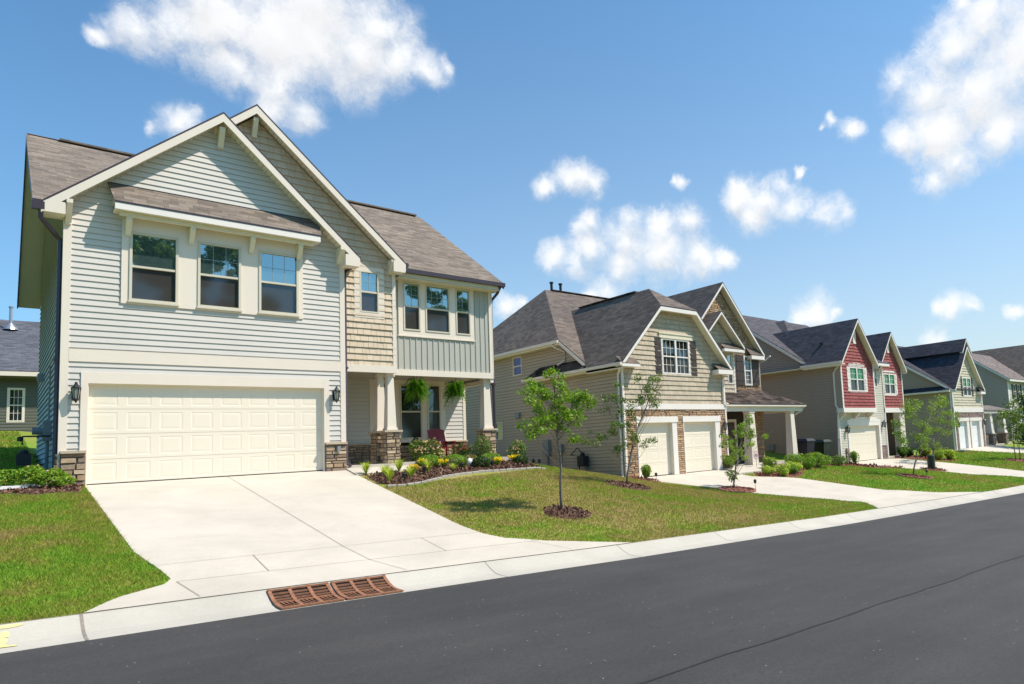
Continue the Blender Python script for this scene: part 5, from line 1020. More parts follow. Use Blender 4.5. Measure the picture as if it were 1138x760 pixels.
BED1 = [(7.45, 19.25), (7.3, 18.4), (7.47, 17.68), (7.95, 17.66), (8.6, 17.95), (9.32, 18.42), (10.06, 18.74), (10.8, 18.93), (11.8, 19.0), (12.65, 19.05), (13.55, 19.35), (13.6, 20.2), (13.0, 20.9), (12.95, 20.36), (9.45, 20.36), (9.3, 20.0), (8.7, 19.5)]
BED0 = [(-.1, 19.55), (.75, 18.95), (1.45, 19.3), (1.56, 20.2), (1.15, 20.28), (1.0, 21.6), (-.1, 21.4)]
BED2 = [(23.75, 18.05), (24.4, 17.55), (25.4, 16.95), (26.6, 17.4), (27.6, 18.2), (29.2, 18.6), (32, 19.2), (34.9, 19.3), (35.6, 20.2), (31.2, 20.35), (27.2, 20.35), (27, 18.9), (24.5, 18.7)]
BED3 = [(40.95, 20.2), (41.9, 19.8), (42.6, 18.1), (44.4, 17.2), (45.3, 18.6), (44.6, 20.6), (43.9, 20.9), (43.8, 20.25)]
BED3B = [(34.3, 18.9), (35.0, 18.2), (36.6, 17.2), (36.9, 17.4), (36.0, 18.6), (35.75, 20.1), (35.1, 20.2)]
BED2B = [(18.1, 20.2), (18.0, 19.4), (18.8, 18.9), (19.0, 19.0), (18.85, 20.2)]
chips('mulch', BED1, 5200, m_chip, m_mulch, .04, .06, 1, 'dark brown bark mulch of the flower bed by the porch'); chips('mulch', BED0, 1500, m_chip, m_mulch, .03, .055, 2, 'brown bark mulch under the shrub at the left corner of the near house')
chips('mulch', BED2, 1600, m_chipR, m_mulchR, .03, .08, 3, 'reddish mulch of the bed beside the second driveway'); chips('mulch', BED3, 500, m_chipR, m_mulchR, .04, .1, 4, 'reddish mulch of the flower bed by the red house porch'); chips('mulch', BED3B, 400, m_chipR, m_mulchR, .03, .1, 5, 'reddish mulch strip left of the red house garage'); chips('mulch', BED2B, 200, m_chipR, m_mulchR, .03, .08, 6, 'reddish mulch by the taupe house corner')
RINGS = [(10.08, 13.45, .60, 900, m_chip, m_mulch, 'round brown mulch bed under the bright green young tree'), (14.9, 16.5, .78, 700, m_chip, m_mulch, 'round brown mulch bed under the sparse olive tree'), (19.75, 15.85, .62, 300, m_chipR, m_mulchR, 'reddish mulch inside the brick ring by the second driveway'), (32.3, 14.7, .75, 300, m_chipR, m_mulchR, 'reddish mulch inside the brick ring before the red house'), (49.7, 15.1, 1.1, 400, m_chipR, m_mulchR, 'reddish mulch round the pair of thin trees'), (37.6, 16.0, .7, 250, m_chipR, m_mulchR, 'reddish mulch round the utility pedestal')]
for i, (x, y, r, n, m, bmt, lb) in enumerate(RINGS): chips('mulch', (x, y, r), n, m, bmt, .025, .055 + .004 * i, 10 + i, lb)
def blocks(name, pts, L_, W_, H_, mat, label, cat, group, seed=1, sink=.03):
    rnd = random.Random(seed); mb = MB(); l, w = L_ / 2, W_ / 2; c = .02
    mb.grid([(-l, -w, -sink), (l, -w, -sink), (l, w, -sink), (-l, w, -sink), (-l + c, -w + c, H_), (l - c, -w + c, H_), (l - c, w - c, H_), (-l + c, w - c, H_), (-l, -w, H_ - c), (l, -w, H_ - c), (l, w, H_ - c), (-l, w, H_ - c)],
            [(0, 3, 2, 1), (4, 5, 6, 7), (0, 1, 9, 8), (1, 2, 10, 9), (2, 3, 11, 10), (3, 0, 8, 11), (8, 9, 5, 4), (9, 10, 6, 5), (10, 11, 7, 6), (11, 8, 4, 7)])
    o0 = mb.build(name, mat, uv=False); first = True
    for x, y, a in pts:
        o = o0 if first else o0.copy()
        if not first: link(o)
        first = False; o.location = (x, y, g(x, y)); o.rotation_euler = (rnd.uniform(-.05, .05), rnd.uniform(-.05, .05), a + rnd.uniform(-.07, .07)); o.scale = (rnd.uniform(.93, 1.05), 1, rnd.uniform(.85, 1.1)); tag(o, label, cat, group)
epts = []; pl = [(7.40, 17.60), (7.95, 17.60), (8.6, 17.88), (9.32, 18.35), (10.06, 18.67), (10.8, 18.86), (11.8, 18.93), (12.65, 18.98), (13.6, 19.3)]
dd = .13
for (xa, ya), (xb, yb) in zip(pl, pl[1:]):
    Ls = math.hypot(xb - xa, yb - ya)
    while dd < Ls: f = dd / Ls; epts.append((xa + (xb - xa) * f, ya + (yb - ya) * f, math.atan2(yb - ya, xb - xa))); dd += .262
    dd -= Ls
blocks('edging_block', epts, .25, .09, .065, m_edge, 'pale concrete edging block in the curved row between flower bed and lawn', 'edging block', 'edging blocks of the curved flower bed')
for (x, y, r), lb, gr in (((19.75, 15.85, .66), 'red edging brick of the ring by the second driveway', 'bricks of the ring by the second driveway'), ((32.3, 14.7, .8), 'red edging brick of the ring before the red house', 'bricks of the ring before the red house')):
    n = int(2 * math.pi * r / .2); blocks('edging_brick', [(x + r * math.cos(2 * math.pi * i / n), y + r * math.sin(2 * math.pi * i / n), 2 * math.pi * i / n + math.pi / 2) for i in range(n)], .19, .09, .085, m_brick, lb, 'brick', gr, int(x))
def bush(base, blobs, n, ls, mat, label, cat='shrub', group=None, flowers=None, seed=1, stem=True, shell=.55, name='shrub'):
    rnd = np.random.default_rng(seed); b = (base[0], base[1], g(base[0], base[1]) + .03); t = thing(name, b, label, cat, group); bl = [(b[0] + x, b[1] + y, b[2] + z, rx, ry, rz) for x, y, z, rx, ry, rz in blobs]
    quads('foliage', leafmesh(bl, n, ls, rnd, shell=shell), mat, t)
    mb = MB()
    for x, y, z, rx, ry, rz in bl:
        for _ in range(3): mb.tube([(b[0] + float(rnd.normal() * .03), b[1] + float(rnd.normal() * .03), b[2] - .06), (x + float(rnd.normal() * rx * .3), y + float(rnd.normal() * ry * .3), z + rz * .3)], [.012, .004], 5)
    mb.build('stems', m_bark, t, uv=False)
    if flowers:
        fm, fn, fs = flowers; vs = []
        for _ in range(fn):
            q = bl[int(rnd.integers(len(bl)))]; d = rnd.normal(size=3); d[2] = abs(d[2]) * .9 + .1; d /= np.linalg.norm(d); d[1] = -abs(d[1]) if rnd.random() < .7 else d[1]; c = np.array(q[:3]) + d * np.array(q[3:6]) * 1.05
            vs.append(leafmesh([(c[0], c[1], c[2], fs * .6, fs * .6, fs * .5)], 12, fs * .8, rnd))
        quads('flowers', np.concatenate(vs), fm, t)
    return t
def rb(rx, rz, k, seed, ry=None):
    rn = random.Random(seed); ry = ry or rx; return [(rn.uniform(-.55, .55) * rx, rn.uniform(-.55, .55) * ry, rz * rn.uniform(.35, .95), rx * rn.uniform(.4, .65), ry * rn.uniform(.4, .65), rz * rn.uniform(.3, .5)) for _ in range(k)]
G1 = 'rose bushes in the porch bed'
bush((10.1, 20.95), rb(.62, .66, 9, 1, .3), 2600, .055, m_leafB, 'rose bush with blush pink blooms beside the stone porch pier', 'rose bush', G1, (m_pink, 46, .055), 1, name='rose_bush')
bush((11.3, 20.9), rb(.42, .55, 7, 2, .3), 1500, .05, m_leafD, 'rose bush with crimson blooms in front of the red porch chair', 'rose bush', G1, (m_redp, 26, .045), 2, name='rose_bush')
bush((12.1, 20.85), rb(.45, .7, 8, 3, .35), 2100, .05, m_leafB, 'leggy rose bush with few blooms in the middle of the porch opening', 'rose bush', G1, (m_pink, 10, .04), 3, name='rose_bush')
bush((13.25, 20.6), rb(.42, .62, 8, 4, .35), 2000, .05, m_leafB, 'rose bush with pale blooms hiding the right porch pier', 'rose bush', G1, (m_pink, 24, .045), 4, name='rose_bush')
G2 = 'round lime green shrubs in the porch bed'
dome = lambda r, h: [(0, 0, h * .38, r, r, h * .62)]
bush((9.84, 20.2), dome(.36, .34), 3200, .04, m_box, 'round lime shrub in front of the blush pink rose bush', 'shrub', G2, None, 11, shell=.86); bush((10.7, 20.2), dome(.34, .33), 2800, .04, m_box, 'round lime shrub in front of the crimson rose bush', 'shrub', G2, None, 12, shell=.86); bush((12.0, 20.15), dome(.38, .34), 3000, .04, m_box, 'round lime shrub in front of the right porch pier', 'shrub', G2, None, 13, shell=.86)
bush((11.32, 19.6), dome(.30, .34), 2300, .045, m_leafD, 'small dark green shrub next to the white globe', 'shrub', None, None, 14, shell=.8); bush((13.02, 19.9), dome(.27, .28), 1800, .045, m_leafD, 'dark green dwarf shrub at the far right end of the flower bed', 'shrub', None, None, 15, shell=.8)
def clump(x, y, label, h=.34, r=.26, n=70, mat=None, seed=1, fl=None, group='lime green daylily clumps', name='daylily'):
    rnd = np.random.default_rng(seed); z = g(x, y) + .03; t = thing(name, (x, y, z), label, 'plant', group); vs = []
    for i in range(n):
        a = float(rnd.uniform(0, 2 * math.pi)); L_ = h * float(rnd.uniform(.7, 1.25)); sp = r * float(rnd.uniform(.3, 1.1)); dx, dy = math.cos(a), math.sin(a); w = .010; px, py = -dy * w, dx * w; prev = None
        for k in range(5):
            f = k / 4; q = (x + dx * sp * f ** 1.3, y + dy * sp * f ** 1.3, z - .02 + L_ * (f * 1.55 - .62 * f ** 2.6)); ww = (1 - f * .85)
            cur = ((q[0] - px * ww, q[1] - py * ww, q[2]), (q[0] + px * ww, q[1] + py * ww, q[2]))
            if prev: vs += [prev[0], prev[1], cur[1], cur[0]]
            prev = cur
    quads('blades', np.array(vs), mat or m_lily, t)
    if fl:
        fv = [leafmesh([(x + float(rnd.normal() * r * .45), y + float(rnd.normal() * r * .4), z + h * float(rnd.uniform(.75, 1.1)), .035, .035, .03)], 12, .045, rnd) for _ in range(fl[1])]; quads('flowers', np.concatenate(fv), fl[0], t)
    return t
for i, (x, y, lb, h) in enumerate([(7.56, 19.35, 'small daylily clump nearest the walkway corner', .28), (7.88, 18.8, 'daylily clump left of the pair by the near end of the edging', .3), (7.66, 18.0, 'daylily clump closest to the near driveway edge', .34), (8.5, 19.33, 'daylily clump in front of the stone pier', .32), (8.38, 18.32, 'daylily clump just behind the near part of the edging', .3), (9.23, 19.0, 'daylily clump below the first round lime shrub', .34), (10.17, 19.22, 'tiny pale clump just behind the middle of the edging', .2), (10.66, 19.47, 'dull green grassy clump left of the white globe', .32)]):
    clump(x, y, lb, h * 1.2, .27, 110 if i != 6 else 60, m_lily if i != 7 else m_leafC, 20 + i)
for i, (x, y, lb, k) in enumerate([(8.81, 18.98, 'yellow flowering clump nearest the driveway', 20), (10.06, 19.7, 'yellow flowers between the first two round lime shrubs', 16), (11.97, 19.65, 'yellow flowers in front of the third round lime shrub', 16), (12.85, 20.05, 'yellow flowers left of the dark dwarf shrub at the bed end', 14), (9.5, 19.95, 'few yellow blooms at the left side of the first round lime shrub', 7)]):
    clump(x, y, lb, .24, .2, 50, m_box, 40 + i, (m_yel, int(k * 1.6)), 'yellow flowers in the porch bed', 'yellow_flowers')
t = thing('garden_globe', (11.02, 19.8, g(11.02, 19.8)), 'white glass globe sitting in the mulch', 'ornament'); mb = MB(); mb.lathe((11.02, 19.8, g(11.02, 19.8) + .04), [(.01, -.02), (.06, 0), (.105, .05), (.125, .12), (.105, .19), (.06, .235), (.01, .25)], 18); mb.build('globe', m_globe, t, smooth=True)
def stake(x, y, label, h=.32, group='solar path lights'):
    z = g(x, y); t = thing('path_light', (x, y, z), label, 'light', group); mb = MB(); mb.tube([(x, y, z - .05), (x, y, z + h)], .009, 6); mb.lathe((x, y, z + h), [(.05, -.11), (.055, -.01), (.075, .0), (.03, .035), (.005, .04)], 10); mb.build('stake', m_black, t)
    mb = MB(); mb.lathe((x, y, z + h), [(.04, -.1), (.042, -.01)], 8); mb.build('lamp_lens', m_lampg, t)
for x, y, lb in ((8.0, 17.9, 'path light by the daylily next to the driveway'), (9.0, 18.75, 'path light behind the near curve of the edging'), (10.35, 19.05, 'path light in the middle of the porch bed'), (11.5, 19.2, 'path light just right of the white globe'), (13.36, 19.6, 'path light at the right tip of the edging, left of two'), (13.8, 19.9, 'path light at the right tip of the edging, right of two'), (20.55, 15.6, 'path light on the lawn right of the brick ring'), (19.25, 19.6, 'path light by the first single garage door'), (33.2, 14.5, 'path light inside the brick ring before the red house'), (25.9, 17.35, 'path light in the bed beside the second driveway')): stake(x, y, lb, .26 if y > 17 else .36)
# left corner bed
bush((.62, 19.9), [(-.42, .1, .16, .33, .25, .16), (0, 0, .22, .36, .28, .2), (.38, -.1, .17, .32, .26, .17), (-.7, .3, .14, .25, .25, .13), (.58, -.25, .1, .2, .2, .1), (.1, .2, .34, .2, .2, .13), (-.3, .15, .3, .18, .2, .12), (.45, .1, .26, .16, .16, .13)], 3800, .055, m_leafA, 'leafy shrub with a few rusty blooms at the left corner of the near house', 'shrub', None, (m_pink, 6, .04), 51)
t = thing('splash_block', (.35, 19.62, g(.35, 19.62)), 'white splash block lying under the left corner shrub', 'splash block'); mb = MB(); z = g(.5, 19.7) + .04
mb.ext([(-.1, 19.45, z), (.95, 19.85, z + .03), (.88, 20.1, z + .05), (-.15, 19.75, z + .02)], (0, 0, .05)); mb.build('slab', m_globe, t)
t = thing('gas_meter', (.62, 22.5, g(.62, 22.5)), 'dark gas meter standing beside the left side wall of the near house', 'gas meter')
mb = MB(); z = g(.62, 22.5) - .05; mb.box(.50, .76, 22.35, 22.55, z + .3, z + .58); mb.lathe((.63, 22.45, z + .62), [(.08, -.06), (.09, 0), (.07, .05), (.02, .06)], 12); mb.tube([(.72, 22.4, z), (.72, 22.4, z + .3)], .025, 8); mb.tube([(.6, 22.45, z + .8), (.6, 22.45, z + 1.0), (.9, 22.45, z + 1.0), (1.12, 22.45, z + 1.0)], .022, 8); mb.lathe((.56, 22.4, z + .93), [(.02, -.05), (.055, -.03), (.06, .03), (.04, .06), (.01, .07)], 12); mb.build('meter_body', m_shutk, t)
t = thing('gas_meter', (17.95, 22.8, g(17.95, 22.8)), 'dark gas meter standing against the taupe side wall', 'gas meter')
mb = MB(); z = g(17.95, 22.8); mb.box(17.85, 18.15, 22.55, 22.95, z + .25, z + .7); mb.lathe((18.0, 22.75, z + .78), [(.10, -.08), (.12, 0), (.03, .08)], 12); mb.tube([(18.0, 23.0, z), (18.0, 23.0, z + .3)], .025, 8); mb.tube([(18.0, 22.75, z + .8), (18.0, 23.1, z + 1.05), (18.0, 23.6, z + .75), (18.2, 23.6, z + .75)], .022, 8); mb.build('meter_body', m_shutk, t)
# hanging ferns
for x, y, z, lb, sd in ((10.04, 21.35, 3.98, 'left hanging fern basket below the porch beam', 61), (11.42, 21.35, 3.95, 'right hanging fern basket below the porch beam', 62)):
    rnd = np.random.default_rng(sd); t = thing('hanging_fern', (x, y, 4.44), lb, 'hanging plant', 'hanging fern baskets'); mb = MB(); mb.lathe((x, y, z - .05), [(.09, -.1), (.14, .06), (.15, .06)], 14); bk = mb.build('basket', m_dark, t)
    mb = MB()
    for k in range(3): a = k * 2.1; mb.tube([(x + .14 * math.cos(a), y + .14 * math.sin(a), z + .0), (x, y, 4.40)], .004, 4)
    mb.tube([(x, y, 4.40), (x, y, 4.52)], .006, 5); mb.build('hanger', m_black, t); vs = []
    for i in range(300):
        a = float(rnd.uniform(0, 2 * math.pi)); sp = float(rnd.uniform(.10, .43)); up = float(rnd.uniform(-.12, .5)) * (1 - sp * .6); dr = float(rnd.uniform(.1, .75)) * (.35 + sp); dx, dy = math.cos(a), math.sin(a)
        for k in range(1, 13):
            f = k / 12; cx, cy, cz = x + dx * sp * f, y + dy * sp * f, z + .02 + up * math.sin(f * 2.0) * 1.1 - dr * f * f; l = .06 * (1 - .5 * f)
            for s in (-1, 1):
                ex, ey = cx - dy * s * l + dx * .02, cy + dx * s * l + dy * .02; vs += [(cx, cy, cz), (cx + dx * .014, cy + dy * .014, cz + .003), (ex + dx * .012, ey + dy * .012, cz - .02), (ex - dx * .006, ey - dy * .006, cz - .024)]
    quads('fronds', np.array(vs), m_fern, t)
# red chair on the porch
t = thing('porch_chair', (11.35, 22.3, 1.62), 'red slatted armchair on the porch in front of the window', 'chair'); cx, cy = 11.35, 22.3
mb = MB()
for i in range(7):
    u = -.27 + i * .09; hh = .70 - .35 * abs(u) ** 1.5; mb.ext([(cx + u - .038, cy + .2, 2.05), (cx + u + .038, cy + .2, 2.05), (cx + u + .038, cy + .42, 2.05 + hh), (cx + u - .038, cy + .42, 2.05 + hh)], (0, .02, 0))
mb.box(cx - .3, cx + .3, cy + .34, cy + .37, 2.38, 2.44); mb.build('backrest', m_red, t)
mb = MB()
for i in range(5): mb.box(cx - .28, cx + .28, cy - .28 + i * .105, cy - .19 + i * .105, 2.02, 2.045)
mb.build('seat', m_red, t)
for s in (-1, 1):
    mb = MB(); mb.box(cx + s * .33 - .045, cx + s * .33 + .045, cy - .34, cy + .36, 2.24, 2.265); mb.build('armrest', m_red, t)
    for yy in (-.28, .26): mb = MB(); mb.box(cx + s * .32 - .022, cx + s * .32 + .022, cy + yy - .03, cy + yy + .03, 1.62, 2.24); mb.build('leg', m_red, t)
t = thing('potted_plant', (10.55, 22.6, 1.62), 'dark leafy pot plant on the porch left of the red chair', 'pot plant'); mb = MB(); mb.lathe((10.55, 22.6, 1.62), [(.1, 0), (.15, .28), (.16, .3)], 14); mb.build('pot', m_shutk, t); quads('foliage', leafmesh([(10.55, 22.6, 2.15, .16, .16, .3)], 500, .07, np.random.default_rng(5)), m_leafD, t)
# ------------------------------------------------------------------ storm drain
t = thing('storm_drain', (3.6, 10.35, edge(3.6)), 'rusty double kerb grate set in the gutter before the near driveway', 'drain')
def pf(y): return lerp([(a, b) for a, b in PROF], y)
for k, (x0, x1) in enumerate(((2.80, 3.60), (3.64, 4.44))):
    mb = MB(); ys = [10.03, 10.12, 10.22, 10.30, 10.38, 10.46, 10.52, 10.58, 10.64, 10.68]
    def bar(xa, ya, xb, yb, w, h=.03):
        n = 6; L_ = math.hypot(xb - xa, yb - ya); nx, ny = -(yb - ya) / L_ * w / 2, (xb - xa) / L_ * w / 2
        for i in range(n):
            f0, f1 = i / n, (i + 1) / n; q = []
            for f in (f0, f1): x, y = xa + (xb - xa) * f, ya + (yb - ya) * f; z = edge(x) + pf(y) + h; q.append((x, y, z))
            (a, b_, c), (d, e, f_) = q; mb.grid([(a - nx, b_ - ny, c), (d - nx, e - ny, f_), (d + nx, e + ny, f_), (a + nx, b_ + ny, c), (a - nx, b_ - ny, c - .022), (d - nx, e - ny, f_ - .022), (d + nx, e + ny, f_ - .022), (a + nx, b_ + ny, c - .022)], [(0, 1, 2, 3), (4, 7, 6, 5), (0, 4, 5, 1), (2, 6, 7, 3), (0, 3, 7, 4), (1, 5, 6, 2)])
    for i in range(4): x = x0 + .02 + (x1 - x0 - .04) * i / 3; bar(x, 10.02, x, 10.69, .045)
    for y in (10.05, 10.385, 10.675): bar(x0, y, x1, y, .05, .031)
    for y in (10.46, 10.53, 10.60): bar(x0, y, x1, y, .016, .0295)
    for c in range(3):
        xa = x0 + .02 + (x1 - x0 - .04) * c / 3; w = (x1 - x0 - .04) / 3
        for i in range(4): bar(xa + .05 + i * w / 5 + .02, 10.07, xa + .05 + i * w / 5 - .035, 10.37, .014, .0285)
    gr = mb.build('grate', m_rust, t, uv=False)
    drain_sheet = MB(); yy = [10.03, 10.22, 10.38, 10.52, 10.64, 10.685]
    for a, b in zip(yy, yy[1:]): drain_sheet.face([(x0 + .01, a, edge(x0) + pf(a) + .007), (x1 - .01, a, edge(x1) + pf(a) + .007), (x1 - .01, b, edge(x1) + pf(b) + .007), (x0 + .01, b, edge(x0) + pf(b) + .007)])
    drain_sheet.build('drain_shade', m_dark, gr, uv=False)  # dark sheet on the gutter, painted for the shade inside the drain
# yellow utility marking sprayed on the kerb
mb = MB(); rr = random.Random(4)
def blot(x, y, w, h):
    n = 14; pts = []
    for i in range(n): a = 2 * math.pi * i / n; k = rr.uniform(.7, 1.15); xx, yy = x + math.cos(a) * w * k, min(10.72, max(10.05, y + math.sin(a) * h * k)); pts.append((xx, yy, edge(xx) + pf(yy) + .008))
    for i in range(n): mb.face([pts[i], pts[(i + 1) % n], (x, y, edge(x) + pf(y) + .009)])
for x, y, w, h in ((.22, 10.68, .16, .03), (.18, 10.55, .05, .06), (.17, 10.45, .045, .07), (.16, 10.34, .05, .05), (.2, 10.28, .10, .035), (.08, 10.31, .09, .03), (.04, 10.66, .12, .03)): blot(x, y, w, h)
tag(mb.build('utility_marking', m_paint, uv=False), 'faded yellow spray mark on the kerb at the left edge', 'marking')
# ------------------------------------------------------------------ bins, pedestal, sign
def bin_(x, y, rz, m, label):
    z = g(x, y) + .0; t = thing('wheelie_bin', (x, y, z), label, 'bin', 'bins beside the brown wall')
    mb = MB(); a, b = .26, .34; mb.grid([(x - a, y - a, z + .08), (x + a, y - a, z + .08), (x + a, y + a, z + .08), (x - a, y + a, z + .08), (x - b, y - b * 1.1, z + 1.0), (x + b, y - b * 1.1, z + 1.0), (x + b, y + b * 1.1, z + 1.0), (x - b, y + b * 1.1, z + 1.0)], [(0, 3, 2, 1), (4, 5, 6, 7), (0, 1, 5, 4), (1, 2, 6, 5), (2, 3, 7, 6), (3, 0, 4, 7)]); mb.box(x - b - .02, x + b + .02, y - b * 1.1 - .02, y + b * 1.1 + .02, z + .94, z + 1.0); mb.build('bin_body', m, t)
    mb = MB(); c = b + .04; mb.grid([(x - c, y - c * 1.1, z + 1.003), (x + c, y - c * 1.1, z + 1.003), (x + c, y + c * 1.1, z + 1.003), (x - c, y + c * 1.1, z + 1.003), (x - c * .75, y - c * .8, z + 1.11), (x + c * .75, y - c * .8, z + 1.11), (x + c * .75, y + c * .85, z + 1.13), (x - c * .75, y + c * .85, z + 1.13)], [(0, 3, 2, 1), (4, 5, 6, 7), (0, 1, 5, 4), (1, 2, 6, 5), (2, 3, 7, 6), (3, 0, 4, 7)]); mb.tube([(x - c * .8, y + c * 1.1, z + 1.0), (x - c * .8, y + c * 1.3, z + 1.05), (x + c * .8, y + c * 1.3, z + 1.05), (x + c * .8, y + c * 1.1, z + 1.0)], .018, 6); mb.build('lid', m, t)
    for s in (-1, 1): mb = MB(); mb.tube([(x + s * .25 - .03, y + .3, z + .13), (x + s * .25 + .03, y + .3, z + .13)], .13, 14); mb.build('wheel', m_black, t)
    return t
b1 = bin_(32.2, 20.85, 0, m_binb, 'navy wheelie bin left of the green one by the brown wall'); tb = bin_(33.75, 20.75, 0, m_bin, 'dark green wheelie bin nearest the red house')
for q in (b1, tb): q.scale = (1.15, 1.15, 1.18)
t = thing('utility_pedestal', (37.55, 16.1, g(37.55, 16.1)), 'dark grey utility pedestal on the lawn of the red house', 'pedestal'); z = g(37.55, 16.1)
mb = MB(); mb.lathe((37.55, 16.1, z), [(.21, -.05), (.21, .78), (.19, .82), (.02, .83)], 16); mb.build('cabinet', M_plain('pedestal_green', (.022, .026, .022), .5, .1, 4), t); mb = MB(); mb.box(37.25, 37.9, 15.85, 16.35, z - .05, z + .05); mb.build('base_pad', m_shutk, t)
t = thing('yard_sign', (26.35, 19.85, g(26.35, 19.85)), 'small white octagonal security sign with red border by the porch post', 'sign'); z = g(26.35, 19.85) + .03
mb = MB(); mb.tube([(26.35, 19.85, z - .05), (26.35, 19.85, z + .5)], .012, 6); mb.build('post', m_zinc, t)
def octa(r, y, m, nm): 
    mb = MB(); mb.ext([(26.35 + r * math.cos(math.pi / 8 + i * math.pi / 4), y, z + .62 + r * math.sin(math.pi / 8 + i * math.pi / 4)) for i in range(8)], (0, .006, 0)); mb.build(nm, m, t)
octa(.2, 19.84, m_redp, 'sign_border'); octa(.175, 19.831, m_globe, 'sign_face')
mb = MB()
for i, w in enumerate((.10, .13, .08)): mb.box(26.35 - w, 26.35 + w, 19.824, 19.829, z + .66 - i * .06, z + .69 - i * .06)
mb.build('sign_lettering', m_red, t)
t = thing('splash_block', (51.5, 19.7, g(51.5, 19.7)), 'green splash block at the corner of the straw shake house', 'splash block'); mb = MB(); z = g(51.5, 19.7); mb.ext([(50.9, 19.3, z + .03), (52.0, 19.5, z + .03), (51.9, 20.0, z + .03), (50.9, 19.8, z + .03)], (0, 0, .08)); mb.build('slab', M_plain('faded_green_plastic', (.12, .25, .22), .6, .1, 5), t)
# beds of the farther houses
for i, (x, y, rx, rz, m, lb, fl) in enumerate([(24.6, 17.9, .32, .35, m_lily, 'pale lime plant at the left tip of the second bed', None), (25.3, 17.6, .4, .42, m_lily, 'lime plant in the front row of the second bed, second from its tip', None), (26.1, 17.75, .38, .4, m_box, 'yellow green plant beside the path light of the second bed', None), (27.0, 18.1, .38, .4, m_lily, 'lime plant at the right end of the front row in the second bed', None), (26.4, 19.2, .38, .5, m_leafC, 'pale variegated plant behind the security sign', None),
    (28.0, 18.9, .6, .55, m_leafA, 'green shrub at the foot of the right porch post', None), (29.0, 18.6, .45, .5, m_box, 'lime shrub between the two big green shrubs of the second bed', None), (30.2, 18.8, .75, .6, m_leafA, 'largest green shrub in front of the navy bin', None), (32.8, 19.2, .55, .42, m_leafB, 'low shrub in front of the green bin', None),
    (35.35, 19.6, .26, .62, m_leafA, 'small upright shrub left of the red house garage door', None), (18.75, 19.75, .26, .48, m_leafC, 'small golden shrub left of the first single garage door', None),
    (42.3, 20.0, .36, .55, m_leafD, 'round dark shrub at the red house porch, left one', None), (43.2, 19.9, .34, .5, m_leafD, 'round dark shrub at the red house porch, right one', None), (44.2, 19.2, .5, .7, m_leafC, 'shrub with red flowers right of the red house porch post', (m_redp, 16, .09)), (43.6, 18.2, .42, .5, m_lily, 'lime plant in the red house bed, left one', None), (44.5, 17.9, .42, .5, m_lily, 'lime plant in the red house bed, right one', None),
    (66.5, 19.6, 1.6, 1.5, m_leafD, 'large dark hedge shrub at the far right porch', None), (70, 19.8, 1.6, 1.4, m_leafD, 'dark hedge shrub before the farthest house', None), (24.5, 20.05, .22, .5, m_leafB, 'small shrub against the stone beside the second garage door', (m_pink, 5, .05))]):
    bush((x, y), rb(rx, rz, 8, 100 + i), int(900 + 2200 * rx), .06 + (.03 if x > 40 else 0) + (.06 if x > 60 else 0), m, lb, 'shrub', 'shrubs of the farther beds', fl, 100 + i)
def bigtree(x, y, h, cr, seed, label, group=None, mat=None, n=30000, ls=.30, first=None):
    if first is None:
        rnd = np.random.default_rng(seed); z = g(x, y); t = thing('broadleaf_tree', (x, y, z), label, 'tree', group); mb = MB(); mb.tube([(x, y, z - .2), (x + .1, y, z + h * .3), (x - .1, y, z + h * .75)], [.32, .24, .08], 10)
        mb.build('trunk', m_bark, t, uv=False, smooth=True); br = MB(); bl = []
        for i in range(46):
            a = float(rnd.uniform(0, 2 * math.pi)); f = float(rnd.uniform(.16, 1)); rad = cr * math.sin(min(1, (1.12 - f) * 1.25) * math.pi / 2) * float(rnd.uniform(.3, 1)); c = (x + math.cos(a) * rad, y + math.sin(a) * rad, z + h * f); s = float(rnd.uniform(.7, 1.5)); bl.append((*c, s, s, s * .75)); br.tube([(x, y, z + h * f * .6), ((x + c[0]) / 2, (y + c[1]) / 2, z + h * f * .74), c], [.05, .03, .01], 5)
        br.build('branches', m_bark, t, uv=False); quads('crown', leafmesh(bl, n, ls, rnd, shell=.2), mat or m_leafB, t); return t
    t = first.copy(); link(t); t.location = (x, y, g(x, y)); t.rotation_euler = (0, 0, seed); t['label'] = label; t.scale = (h, h, h)
    for c in first.children: d = c.copy(); link(d); d.parent = t
    return t
GT = 'tall trees across the street that the windows mirror'
f0 = bigtree(6.0, -17, 25, 6.2, 3, 'tall leafy tree across the street mirrored in the first upper window', GT)
for x, y, s, sd, lb in ((12.6, -19, .80, 1.3, 'tall leafy tree across the street mirrored in the middle upper window'), (-3, -20, 1.0, 2.2, 'tall leafy tree across the street beyond the left end of the mirrored row'), (31, -18, .85, 4.0, 'tall leafy tree across the street mirrored in the triple window'), (42, -20, 1.05, 5.1, 'tall leafy tree across the street opposite the taupe house'), (56, -22, 1.1, .7, 'tall leafy tree across the street opposite the red house'), (20.5, -22, .62, 3.0, 'lower leafy tree set back between the mirrored trees'), (72, -24, 1.1, 2.6, 'tall leafy tree across the street farthest down the road')): bigtree(x, y, s, 0, sd, lb, GT, first=f0)
bigtree(61.5, 17.6, 4.6, 1.35, 9, 'bushy dark green tree cut by the right edge beside the farthest porch', None, m_leafD, 3500, .16)
